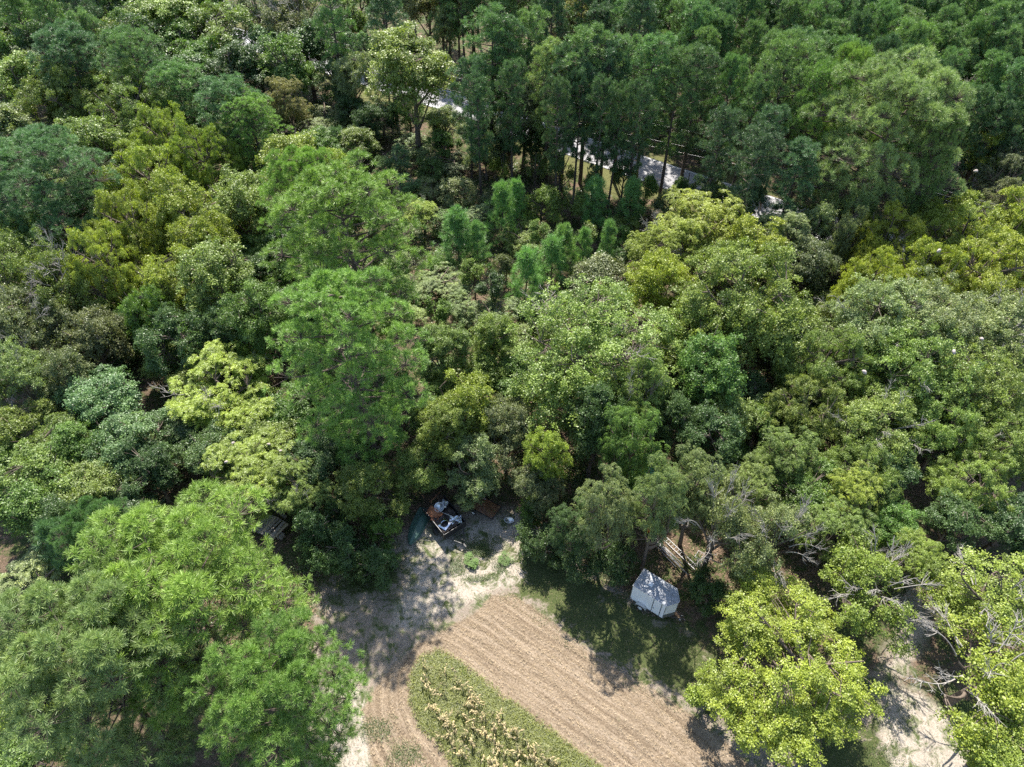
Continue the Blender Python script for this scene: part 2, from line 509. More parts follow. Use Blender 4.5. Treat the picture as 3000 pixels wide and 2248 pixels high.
CATS = {'psap': 'young pine', 'sap': 'sapling', 'bush': 'bush', 'vine': 'bush'}
NAMES = {'psap': 'young_pine', 'sap': 'sapling', 'bush': 'bush', 'vine': 'vine_thicket'}
trng = random.Random(5)
PLACED = []

def plant(kind, x, y, R, H, col, label, group, variant=None, rz=None):
    vs = KIT[kind]
    i = trng.randrange(len(vs)) if variant is None else variant
    v = vs[i % len(vs)]
    root = empty(NAMES.get(kind, 'pine_tree' if v['kind'] == 'pine' else 'broadleaf_tree'), (x, y, 0),
                 trng.uniform(0, 6.28) if rz is None else rz, (R / v['R'], R / v['R'], H / v['H']))
    root.rotation_euler.x = trng.uniform(-.03, .03); root.rotation_euler.y = trng.uniform(-.03, .03)
    tag(root, label, CATS.get(kind, 'pine tree' if v['kind'] == 'pine' else 'tree'), group)
    obj('trunk', v['trunk'], root)
    c = obj('crown', v['crown'], root)
    j = trng.uniform(.88, 1.12)
    base = COL[col]
    c.color = (base[0] * j * trng.uniform(.93, 1.07), base[1] * j, base[2] * j * trng.uniform(.9, 1.1), 1)
    for dm in v['dead'] or []: obj('bare_branch', dm, root)
    PLACED.append((x, y, R, H))
    return root

# kind, u, v of the crown's middle in the survey photo, half width, tree height, colour | label
TREES = '''
pbig 560 1765 300 16 l | big bright green pine at the left of the sandy clearing
pbig 300 2000 270 17 y | pine with large pale needle tufts at the bottom left corner
pbig 830 2080 215 15 l | bright green pine bough mass leaning over the bottom of the sandy track
pbig 330 1600 105 11 b | small bluish pine tucked behind the big bright green pine
psap 195 1620 60 8 b | slim pale pine at the upper left shoulder of the big bright pine
ptall 920 690 100 21 l | back pine of the three tall pines in the middle left
ptall 1060 800 168 23 l | broad middle pine of the three tall pines, level with its grey neighbours
ptall 1060 1120 165 22 l | front pine of the three tall pines, hanging down to the dark clearing edge
dense 2335 1950 240 9.5 Y | bright yellow green tree standing alone in front of the trailer
open 2540 1730 150 9 Y | yellow green tree with bare limbs in its middle, behind the lone bright tree
open 2890 1790 170 9 Y | yellow green tree with grey twigs at the lower right edge
open 2870 1980 200 9 Y | yellow green tree with many bare grey twigs beside the pale sand
mid 2920 2190 130 7 Y | low yellow green tree in the bottom right corner
comp 2670 1630 95 7 Y | small sparse yellow tree between the dark gap and the bottom right trees
hang 1720 1060 235 15 L | big pale green tree with hanging branches in the centre
dense 2150 900 200 16 L | large vivid green tree right of the centre
mid 2080 1080 110 13 G | vivid green lower tree under the large vivid green one
mid 1950 840 95 13 M | mustard yellow tree against the grey brown one in the middle
comp 2060 655 140 12 M | golden yellow tree at the near edge of the road
comp 1950 720 100 11 M | yellow tree below the left end of the bright road verge
mid 2200 740 110 12 M | yellow green tree right of the golden one below the road
bush 1745 830 105 5.5 K | grey brown rounded bushy tree in the middle regrowth
comp 630 1150 155 9 Y | flat topped olive yellow tree left of the tall middle pines
comp 725 1380 160 8 Y | bright yellow green walnut tree dotted with pale web nests
comp 860 1440 90 7 O | feathery drooping tree right of the web nest walnut tree
mid 320 1190 120 9 B | pale blue green tree below the small patch of bare dirt
mid 400 1290 110 8.5 B | blue green tree left of the web nest walnut tree
mid 230 1320 90 8 G | mid green tree at the left between blue green neighbours
mid 45 1270 100 9 O | olive tree at the left edge below the grey green trees
mid 140 1400 110 9 O | olive tree in the lower left wood
mid 290 1440 110 8 O | olive tree touching the top of the big bright pine
mid 60 1500 120 9 G | dark leafy tree at the left edge level with the bright pine top
mid 200 1540 90 8 D | dark green tree above the small pale pine
vine 110 1740 150 4.5 P | pale olive thicket at the left edge beside the big bright pine
bush 60 1930 110 4.5 Y | yellowish leafy bush at the left edge beside the tufted pine
bush 50 2090 110 4.5 Y | leafy yellow green bush low on the left edge
mid 90 2230 140 6 G | dark leafy tree in the bottom left corner
wide 70 820 130 13 O | grey olive tree at the left edge below the bluish pine
open 210 850 110 13 O | thin olive tree with white dead twigs near the left edge
wide 75 960 130 12 K | grey green tree with dead limbs at the left edge
mid 270 1010 90 11 K | greyish tree over the dark hollow at the left
wide 60 1110 110 11 P | grey tree at the left edge level with the dirt patch
mid 190 1120 80 10 K | dull grey tree just left of the dirt patch
dense 330 810 100 14 Y | yellow green tree on the right of the grey olive trees
mid 490 860 90 13 Y | vivid yellow green tree over the dark hollow on the left
tall 650 850 110 15 O | tall olive tree left of the three tall pines
tall 760 960 90 14 G | dark leafy tree against the left side of the tall pines
mid 540 1000 100 12 D | dark blue green tree above the flat topped olive yellow tree
mid 660 1010 80 11 D | dark tree hung with small pale leaves left of the pines
mid 430 940 70 12 G | green tree leaning over the dark hollow
pbig 140 590 200 16 b | large bluish pine with dark limbs near the left edge
dense 230 300 130 15 O | large olive yellow tree in the upper left
dense 400 350 130 15 O | wide olive yellow tree beside its twin in the upper left
dense 500 440 90 14 Y | yellow green tree below the blue green round pine
mid 300 440 110 14 O | olive tree above the large bluish pine
dense 450 550 120 14 Y | yellow green tree right of the large bluish pine
dense 600 490 90 14 Y | yellow green tree left of the bright small pine
dense 400 690 110 14 Y | yellow green tree below and right of the large bluish pine
mid 560 640 100 14 Y | yellow green tree in the middle of the left wood
mid 700 620 110 14 O | olive yellow tree left of the back tall pine
mid 590 740 90 14 Y | bright yellow green tree above the tall olive tree
mid 860 480 110 13 Y | yellow green tree above the back tall pine
mid 960 540 80 12 Y | yellow green tree beside the blue mimosa saplings
dense 1080 590 95 10 G | dense green tree above the broad middle pine
mid 90 720 90 12 L | pale green tree at the left edge under the bluish pine
far 70 275 95 14 L | pale green tree at the left edge in the upper left
far 40 390 90 13 P | greyish green tree at the left edge above the bluish pine
far 25 195 70 14 Y | yellow tree on the left edge near the top corner
far 50 70 110 16 G | bright green tree in the top left corner
far 165 120 80 15 G | bright green tree just right of the top left corner tree
far 170 40 70 15 K | grey green tree at the top near the left corner
pdome 210 175 105 17 b | round bluish pine in the upper left
pdome 395 190 85 17 n | round green pine right of the bluish round one in the upper left
pdome 520 270 85 14 n | ragged green pine with flat boughs in the upper left
pdome 660 320 95 15 b | round blue green pine in the upper left wood
ptall 745 420 75 14 l | small vivid green pine left of the grey vines
far 294 95 75 15 D | dark grey green tree near the top left
tall 470 90 120 17 L | tall pale green tree at the top left
far 400 45 70 16 D | dark tree behind the tall pale green tree at the top left
far 650 130 90 15 O | olive tree with yellow top left of the dark sparse trees
far 590 205 80 13 G | glossy green tree below the tall pale green one
open 760 60 100 17 K | sparse dark grey tree with leaning limbs at the top
open 880 80 110 16 K | thin grey green tree with dark trunks at the top
far 900 170 90 13 D | dark speckled tree under the sparse grey trees
far 760 210 80 12 D | dark shaded tree above the brownish olive dome
far 985 250 60 11 D | dark tree at the left foot of the tall sparse tree
comp 845 295 70 12 T | brownish olive dome shaped tree in the upper left
vine 960 350 90 4 P | pale grey vine mound left of the tall sparse tree
vine 1010 410 80 4 P | pale grey vine mound at the foot of the tall sparse tree
vine 910 380 60 4 P | small pale vine mound under the brownish dome tree
psap 985 440 40 6 b | bluish young pine beside the grey vines
sap 1050 405 30 5 Y | yellow green sapling in front of the grey vines
comp 1165 470 38 5.5 B | blue green mimosa sapling in the regrowth, upper one
comp 1120 490 34 5 B | blue green mimosa sapling left of the upper one
comp 1188 545 38 4.5 B | blue green mimosa sapling nearest the camera
pfar 1127 60 70 19 d | dark pine at the top above the tall sparse tree
far 1015 60 60 14 O | olive green tree left of the dark top pine
far 1250 35 70 15 T | brownish yellow tree at the top centre
far 1340 45 50 15 K | dull brown tree at the top between pines
far 1305 110 38 12 P | small pale tree behind the power lines
tall 1205 235 130 21 O | tall sparse yellow green tree with a long bare trunk
mid 1030 240 65 13 P | grey green feathery tree left of the tall sparse tree
comp 1090 170 60 13 B | feathery blue green tree behind the tall sparse tree
pole 1430 150 68 21 n | tall pine at the left end of the roadside row
pole 1490 170 55 20 d | dark roadside pine second from the left end
pole 1560 140 58 20 n | tall roadside pine above the grey brown tree
pole 1612 230 48 19 y | yellowish slender roadside pine
pole 1660 250 52 19 d | dark roadside pine behind the yellowish one
pole 1725 205 72 21 n | full crowned roadside pine in the middle of the row
pole 1790 230 58 20 d | dark roadside pine right of the full crowned one
pole 1835 220 58 20 n | roadside pine over the left end of the bright road
pole 1905 225 62 21 n | roadside pine over the middle of the bright road
pole 1985 270 55 20 n | roadside pine over the power lines
pole 2050 250 60 20 d | dark roadside pine right of the power lines
pole 2110 420 48 17 d | low dark roadside pine over the bright road
pole 2200 480 60 17 d | dark pine in front of the roadside utility pole
pfar 2330 500 70 15 d | dark pine at the left shoulder of the big pale pine
pole 1370 260 50 17 d | low dark pine at the road bend
comp 1670 75 70 16 T | orange brown tree among the pines at the top
pfar 1590 25 50 18 b | greyish pine left of the orange brown tree
far 1480 25 60 15 O | olive tree at the top centre behind the pine row
far 1740 45 50 14 D | dark gap tree right of the orange brown tree
pfar 1820 95 55 18 n | pine directly behind the middle of the roadside row
pfar 1890 45 55 19 n | pine at the top above the roadside row
pfar 1960 60 60 19 n | top pine right of the one above the roadside row
tall 1535 345 75 13.5 K | grey brown tree standing in front of the roadside pines
mid 1310 365 60 8 P | pale green tree at the near side of the road bend
mid 1305 425 45 6 G | bright green small tree below the pale one at the road bend
vine 1235 430 70 4 P | grey vine mound right of the tall sparse trunk
bush 1425 470 55 6 P | grey bush in front of the dark roadside trunks
sap 1465 490 35 6 Y | yellow sapling beside the grey bush at the roadside trunks
sap 1570 485 32 7 O | slender olive sapling below the grey brown tree
sap 1645 500 46 7.5 O | broad olive sapling left of the bright road verge
sap 1828 520 36 8 O | sapling standing right in front of the road verge
sap 2010 545 36 7 G | leafy sapling in front of the bright road, right part
sap 2085 560 36 7 P | pale sapling at the right end of the road verge
bush 1340 560 60 4 P | pale leafy shrub in the upper regrowth
comp 1240 620 52 5 Y | yellow feathery sapling beside the green tree
vine 1330 480 60 3.5 K | dull vine mound behind the pale shrub
psap 1460 625 40 8 s | tall bright young pine in the regrowth
psap 1515 600 32 7 s | young pine right of the tall bright one
bush 1590 610 62 6 O | tall olive shrub mass in the middle regrowth
sap 1680 590 36 7 O | olive sapling right of the tall shrub mass
psap 1745 605 42 7.5 s | pale young pine left of the small roadside pine
psap 1846 605 38 7 s | young pine just below the road verge
psap 1340 695 50 7.5 s | fluffy young pine at the left of the regrowth
psap 1400 715 36 6.5 s | small young pine right of the fluffy one
sap 1583 690 28 5.5 L | pale green small sapling in the middle regrowth
psap 1645 735 38 7 s | young pine above the grey brown bush, left one
psap 1705 735 32 6.5 s | young pine above the grey brown bush, middle one
psap 1778 715 28 6.5 s | young pine above the grey brown bush, right one
psap 1535 815 48 7.5 s | dark fringed young pine left of the grey brown bush
psap 1610 775 46 7 s | bright young pine touching the grey brown bush
vine 1400 640 52 3.2 P | pale vine patch between young pines
vine 1520 700 60 3.2 O | olive vine patch among the young pines
sap 1440 845 42 7 D | dark olive sapling in the lower regrowth
sap 1390 815 34 6 O | thin sapling left of the dark olive one
vine 1290 830 75 3.8 P | big pale vine mound beside the tall pines
vine 1440 930 75 3.6 P | pale vine mound above the olive trees
vine 1355 900 60 3.6 P | pale vine mound below the dark olive sapling
bush 1570 910 54 5 D | dark bush between the vines and the big pale green tree
bush 1480 790 40 4 K | brown green bush under the young pines
tall 1290 1050 85 12 O | slim olive tree right of the front tall pine
tall 1450 1020 72 11 O | olive tree left of the big hanging tree
mid 1350 1210 110 11 Y | pale yellow green tree above the scrap trailer
tall 1300 1260 80 11 O | narrow olive tree over the overturned boat
mid 1480 1270 90 10 K | grey brown tree above the sandy clearing
mid 1390 1375 85 8 P | speckled grey tree directly behind the scrap trailer
tall 1600 1350 65 11 Y | thin yellow green tree below the hanging tree
comp 1860 1160 85 13 O | feathery olive tree below the big hanging tree
comp 1850 1290 100 14 G | dark feathery tree around the green bag
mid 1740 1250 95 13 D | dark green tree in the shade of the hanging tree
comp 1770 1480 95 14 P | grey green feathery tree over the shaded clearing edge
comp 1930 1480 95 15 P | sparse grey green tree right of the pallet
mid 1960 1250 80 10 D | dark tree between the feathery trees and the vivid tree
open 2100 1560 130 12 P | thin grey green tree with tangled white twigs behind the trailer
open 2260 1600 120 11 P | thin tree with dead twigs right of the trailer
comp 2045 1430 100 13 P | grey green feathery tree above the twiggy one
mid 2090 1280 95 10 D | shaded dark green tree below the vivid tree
comp 2200 1430 95 8 O | olive tree above the twiggy trees
comp 2300 1330 100 9 O | olive tree right of the shaded dark green tree
comp 2450 1560 110 8 O | olive tree above the tree with bare limbs
comp 2500 1460 95 9 Y | yellow green tree at the front of the pale orchard trees
wide 2540 960 150 13 P | broad pale green tree, left of the upper row in the right wood
wide 2740 960 150 13 P | broad pale green tree, middle of the upper row in the right wood
wide 2920 990 140 12 P | broad pale green tree, right end of the upper row
dense 2420 1080 120 11 O | pale olive tree beside the vivid green tree
wide 2680 1110 150 12 L | broad light green tree in the middle of the right wood
wide 2890 1150 140 11 O | broad olive tree at the right edge below the pale row
dense 2350 1210 110 10 O | round olive tree below the pale olive one
wide 2560 1260 140 10 L | light green tree over a glimpse of bare ground
dense 2770 1270 110 9.5 L | light green tree right of the dark trunk gap
wide 2930 1290 120 9 O | olive tree at the right edge in the lower right wood
dense 2520 1390 110 9 O | olive tree above the front yellow green one
dense 2860 1430 115 8 L | light green tree at the right above the dark shade
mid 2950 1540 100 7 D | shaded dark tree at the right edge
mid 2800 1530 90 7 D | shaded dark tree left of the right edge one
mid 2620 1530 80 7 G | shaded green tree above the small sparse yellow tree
dense 2870 820 150 13 M | large golden green tree at the right edge
dense 2690 830 110 13 M | golden green tree left of the large right edge one
dense 2540 850 95 13 M | golden green tree above the broad pale row
dense 2810 715 140 13 M | golden tree below the right power lines
dense 2580 725 100 13 M | golden tree below the big pale pine
mid 2950 700 90 13 M | golden green tree at the right edge below the grey ones
mid 2350 790 80 11 K | dark grey tree between the vivid and golden trees
comp 2270 690 100 11 P | grey green tree below the utility pole
mid 2390 690 65 11 P | pale grey green tree below the big pale pine
mid 2460 720 50 12 P | small grey green tree left of the golden tree
mid 2160 620 48 9 G | glossy green small tree at the right end of the road
psap 2520 680 30 9 y | small yellowish pine top under the big pale pine
pbig 2565 440 215 22 y | huge spreading pale yellow green pine in the upper right
pdome 2735 470 60 19 n | darker pine against the right side of the huge pale pine
pdome 2294 240 105 21 n | large round pine above the right part of the road
pdome 2400 320 90 20 l | round pine left above the huge pale pine
pdome 2455 260 60 20 l | small vivid pine between the round pines
pdome 2407 100 90 20 n | broad domed pine near the top right
pdome 2640 335 60 20 l | vivid pine top behind the huge pale pine
open 2770 385 90 14 Y | yellow tree with pale nests right of the huge pale pine
open 2860 470 100 13 Y | yellow green tree with white twigs above the right power lines
comp 2950 520 85 13 K | greyish tree at the right edge above the power lines
comp 2960 620 70 12 K | dull grey tree at the right edge beside the power lines
far 2385 20 50 17 Y | yellow green tree among the pines at the top right
far 2735 75 65 16 Y | pale yellow green tree in the far pine stand
pfar 2045 50 52 19 n | dark green pine packed into the stand beyond the road
pfar 2060 195 55 19 n | dark green pine packed into the stand beyond the road
pfar 2113 113 50 19 d | dark green pine packed into the stand beyond the road
pfar 2180 75 50 19 n | dark green pine packed into the stand beyond the road
pfar 2195 175 52 19 n | dark green pine packed into the stand beyond the road
pfar 2130 280 50 19 n | dark green pine packed into the stand beyond the road
pfar 2200 330 55 18 n | dark green pine packed into the stand beyond the road
pfar 2294 55 60 20 d | dark green pine packed into the stand beyond the road
pfar 2520 60 58 20 d | dark green pine packed into the stand beyond the road
pfar 2565 130 50 20 n | dark green pine packed into the stand beyond the road
pfar 2480 150 50 20 d | dark green pine packed into the stand beyond the road
pfar 2655 185 75 20 l | dark green pine packed into the stand beyond the road
pfar 2745 130 50 19 n | dark green pine packed into the stand beyond the road
pfar 2822 165 52 19 n | dark green pine packed into the stand beyond the road
pfar 2905 70 55 19 n | dark green pine packed into the stand beyond the road
pfar 2920 185 60 19 n | dark green pine packed into the stand beyond the road
pfar 2985 160 50 19 d | dark green pine packed into the stand beyond the road
pfar 2860 265 60 19 n | dark green pine packed into the stand beyond the road
pfar 2950 290 65 19 b | dark green pine packed into the stand beyond the road
pfar 2565 220 50 20 d | dark green pine packed into the stand beyond the road
pfar 2770 265 60 19 n | dark green pine packed into the stand beyond the road
pfar 2700 290 50 19 d | dark green pine packed into the stand beyond the road
pfar 2820 350 55 17 d | dark green pine packed into the stand beyond the road
pfar 2910 380 60 16 d | dark green pine packed into the stand beyond the road
pfar 2985 400 55 16 b | dark green pine packed into the stand beyond the road
pfar 2640 40 55 20 n | dark green pine packed into the stand beyond the road
pfar 2830 50 55 19 d | dark green pine packed into the stand beyond the road
pfar 2970 30 50 19 n | dark green pine packed into the stand beyond the road
pfar 2430 20 45 20 d | dark green pine packed into the stand beyond the road
pfar 2230 20 50 20 n | dark green pine packed into the stand beyond the road
pfar 2110 15 50 20 d | dark green pine packed into the stand beyond the road
sap 2065 2010 60 5 Y | small yellow green sapling sticking out left of the lone bright tree
pole 1700 300 40 18 d | slender dark pine half hidden in the roadside row
pole 1760 330 42 18 d | slender dark pine half hidden in the roadside row
pole 1810 350 38 17 d | slender dark pine half hidden in the roadside row
pole 1870 340 42 18 d | slender dark pine half hidden in the roadside row
pole 2240 420 50 18 d | slender dark pine half hidden in the roadside row
pole 1640 330 40 18 d | slender dark pine half hidden in the roadside row
pole 1500 280 42 18 d | slender dark pine half hidden in the roadside row
pole 1400 320 42 17 d | slender dark pine half hidden in the roadside row
sap 1740 520 32 7 O | olive sapling at the left end of the bright road verge
sap 1890 560 34 7.5 G | green sapling just below the road verge between two pines
bush 1960 600 44 5 P | pale shrub at the foot of the roadside pines
bush 2120 600 44 5 O | olive shrub at the foot of the right roadside pines
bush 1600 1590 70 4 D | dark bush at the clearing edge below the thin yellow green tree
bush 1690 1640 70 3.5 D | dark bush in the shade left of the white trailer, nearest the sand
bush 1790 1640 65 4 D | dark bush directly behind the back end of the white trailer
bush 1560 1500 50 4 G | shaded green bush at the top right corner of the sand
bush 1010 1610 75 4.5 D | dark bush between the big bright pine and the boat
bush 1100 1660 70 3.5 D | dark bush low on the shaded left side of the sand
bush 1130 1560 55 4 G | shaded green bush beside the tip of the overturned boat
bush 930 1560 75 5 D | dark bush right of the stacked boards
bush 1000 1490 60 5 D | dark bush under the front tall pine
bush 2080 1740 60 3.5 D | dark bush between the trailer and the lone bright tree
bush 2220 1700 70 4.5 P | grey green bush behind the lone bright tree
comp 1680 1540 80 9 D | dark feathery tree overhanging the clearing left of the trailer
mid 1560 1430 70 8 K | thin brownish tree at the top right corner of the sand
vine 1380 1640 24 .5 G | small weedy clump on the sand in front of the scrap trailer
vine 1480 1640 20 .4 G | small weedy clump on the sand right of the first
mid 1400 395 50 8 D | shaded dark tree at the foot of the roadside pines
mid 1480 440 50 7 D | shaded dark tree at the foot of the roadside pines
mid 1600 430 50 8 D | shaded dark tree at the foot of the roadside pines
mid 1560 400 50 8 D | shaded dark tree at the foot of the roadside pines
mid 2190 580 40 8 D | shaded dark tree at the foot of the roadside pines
'''
GR = {'pbig': 'big pines beside the clearing', 'ptall': 'tall pines in the wood', 'pfar': 'pines in the dense stand', 'pdome': 'round topped pines',
      'pole': 'tall bare trunked pines along the road', 'psap': 'young pines in the regrowth', 'sap': 'saplings in the regrowth',
      'bush': 'bushes', 'vine': 'vine thickets'}
NESTED = {}
for line in TREES.strip().splitlines():
    a, lab = line.split('|')
    k, u, v, hw, h, col = a.split()
    u, v, hw, h = float(u), float(v), float(hw), float(h)
    zc = KIT[k][0]['zc'] * h
    if k in ('pfar', 'pdome', 'pole'): zc = .78 * h
    x, y, t = W(u, v, zc)
    r = plant(k, x, y, hw * t / 2080.0, h, col, lab.strip(), GR.get(k, 'broadleaf trees in the wood'))
    NESTED[lab.strip()] = r
# ------------------------------------------------------------------ where the open places are
def Wp(l): return np.array([W(a, b)[:2] for a, b in l])
CLEAR = Wp([(930, 1720), (1010, 1650), (1190, 1545), (1260, 1515), (1330, 1480), (1560, 1480), (1600, 1560), (1700, 1640), (1850, 1740),
            (2000, 1850), (2120, 1950), (2250, 2010), (2560, 1960), (2690, 1700), (2740, 1850), (2640, 2010), (2850, 2400), (880, 2400), (900, 2000)])
CORN = Wp([(1240, 1925), (1290, 1915), (1350, 1950), (1450, 2030), (1560, 2110), (1660, 2185), (1760, 2260), (1900, 2380), (1450, 2400),
           (1345, 2258), (1295, 2180), (1238, 2120), (1212, 2060), (1208, 1985)])
MOW = Wp([(1400, 1790), (1440, 1745), (1500, 1742), (1560, 1775), (1650, 1850), (1760, 1930), (1880, 2000), (2000, 2075), (2110, 2160), (2260, 2300),
          (2400, 2450), (1100, 2450), (1080, 2180), (1060, 2080), (1120, 1980), (1230, 1880)])
SAND = [Wp([(1190, 1560), (1330, 1560), (1420, 1520), (1520, 1500), (1560, 1560), (1555, 1640), (1560, 1700), (1460, 1730), (1330, 1790), (1200, 1850), (1140, 1840), (1190, 1700)]),
        Wp([(960, 1990), (1040, 1960), (1085, 2080), (1110, 2180), (1180, 2300), (1150, 2450), (880, 2450), (930, 2200)]),
        Wp([(2600, 2010), (2680, 2010), (2760, 2080), (2860, 2200), (2900, 2400), (2540, 2400), (2560, 2180), (2590, 2090)]),
        Wp([(1660, 1775), (1700, 1765), (1800, 1835), (1930, 1905), (1960, 1950), (1900, 1935), (1770, 1865)]),
        Wp([(2630, 1750), (2680, 1720), (2720, 1830), (2650, 1980), (2600, 1960), (2640, 1850)])]
GRASS = [Wp([(1500, 1600), (1600, 1600), (1750, 1700), (1980, 1830), (2150, 1960), (2200, 2060), (2080, 2080), (1900, 2000), (1700, 1880), (1570, 1770), (1500, 1740), (1530, 1680)]),
         Wp([(1050, 1600), (1190, 1620), (1160, 1720), (1000, 1740), (960, 1680)]),
         Wp([(1360, 1600), (1440, 1600), (1440, 1660), (1360, 1670)]),
         Wp([(2400, 2160), (2560, 2120), (2620, 2250), (2640, 2400), (2380, 2400)]),
         Wp([(1100, 2130), (1150, 2150), (1200, 2240), (1240, 2320), (1190, 2320), (1120, 2230)])]

def sd(P, poly):
    """signed distance, negative inside"""
    P = np.asarray(P, float)
    d = np.full(len(P), 1e9); ins = np.zeros(len(P), bool)
    n = len(poly)
    for i in range(n):
        a, b = poly[i], poly[(i + 1) % n]
        e = b - a; w = P - a
        t = np.clip((w @ e) / (e @ e), 0, 1)
        d = np.minimum(d, np.hypot(*(w - t[:, None] * e).T))
        c = ((a[1] > P[:, 1]) != (b[1] > P[:, 1]))
        with np.errstate(all='ignore'):
            xi = (b[0] - a[0]) * (P[:, 1] - a[1]) / (b[1] - a[1] + 1e-12) + a[0]
        ins ^= c & (P[:, 0] < xi)
    return np.where(ins, -d, d)

ROAD = np.array([(-230, 250), (-120, 184), (-60, 150.5), (-10, 118.3), (6, 106.6), (22.3, 94.8), (34.5, 86.6), (60, 70), (110, 42), (160, 18)], float)
def roadp(n=160):
    # Catmull-Rom through the survey points
    P = np.vstack([ROAD[0] * 2 - ROAD[1], ROAD, ROAD[-1] * 2 - ROAD[-2]])
    out = []
    for i in range(1, len(P) - 2):
        for t in np.linspace(0, 1, 18, endpoint=False):
            a, b, c, d = P[i - 1:i + 3]
            out.append(.5 * (2 * b + (c - a) * t + (2 * a - 5 * b + 4 * c - d) * t * t + (3 * b - a - 3 * c + d) * t ** 3))
    return np.array(out)
RP = roadp()
RT = nrm(np.gradient(RP, axis=0)); RN = np.stack([-RT[:, 1], RT[:, 0]], 1)
def road_d(P):
    P = np.asarray(P, float)
    out = np.empty(len(P)); sg = np.empty(len(P))
    for s in range(0, len(P), 4000):
        q = P[s:s + 4000]
        D = np.hypot(q[:, None, 0] - RP[None, :, 0], q[:, None, 1] - RP[None, :, 1])
        k = D.argmin(1)
        w = q - RP[k]
        sg[s:s + 4000] = (w * RN[k]).sum(1)
        out[s:s + 4000] = D[np.arange(len(q)), k]
    return out, sg

# ------------------------------------------------------------------ ground: one sheet
def axis(lo, a, b, hi, fine, grow):
    mid = list(np.arange(a, b, fine)); s = fine; x = mid[-1]
    r = []
    while x < hi: s = min(s * grow, 60); x += s; r.append(x)
    s = fine; x = a; l = []
    while x > lo: s = min(s * grow, 60); x -= s; l.append(x)
    return np.array(l[::-1] + mid + r)
gx = axis(-900, -20, 32, 900, .14, 1.12); gy = axis(-300, 9, 44, 1500, .14, 1.12)
GX, GY = np.meshgrid(gx, gy)
GP = np.stack([GX.ravel(), GY.ravel()], 1)
near = (GP[:, 0] > -60) & (GP[:, 0] < 80) & (GP[:, 1] > -20) & (GP[:, 1] < 90)
def field(poly, soft):
    f = np.zeros(len(GP)); f[near] = np.clip(.5 - sd(GP[near], poly) / soft, 0, 1); return f
a_clear = field(CLEAR, 2.0); a_corn = field(CORN, 1.4); a_mow = field(MOW, .9)
a_sand = np.maximum.reduce([field(p, 2.4) for p in SAND]); a_grass = np.maximum.reduce([field(p, 3.2) for p in GRASS])
a_along = GP @ np.array([.775, -.632])
a_row = np.full(len(GP), 50.0); a_row[near] = sd(GP[near], CORN)
rd, rs = road_d(GP)
a_verge = np.clip(1 - (np.abs(rs + 2.0) - 5.2) / 1.2, 0, 1) * (rd < 60)
grng = np.random.default_rng(3)
GZ = np.zeros(len(GP))
GZ += .010 * np.sin(a_row * 2 * math.pi / .76) * a_mow * (1 - a_corn) * (a_row > 0) * (.6 + .4 * np.sin(GP[:, 0] * 1.7 + GP[:, 1]))
for k in range(26):
    w = grng.uniform(.5, 4); a = grng.uniform(0, 6.28); GZ += (.012 * w ** -.7) * np.sin((GP[:, 0] * math.cos(a) + GP[:, 1] * math.sin(a)) * w + grng.uniform(0, 6))
GZ *= np.where(near, 1, .0)
GZ *= np.clip((rd - 4.5) / 2, 0, 1)
GZ -= np.clip(GZ.max() * 0 + .06, 0, 1)
nx, ny = len(gx), len(gy)
ii = (np.arange(ny - 1)[:, None] * nx + np.arange(nx - 1)[None]).ravel()
F = np.stack([ii, ii + 1, ii + nx + 1, ii + nx], 1)

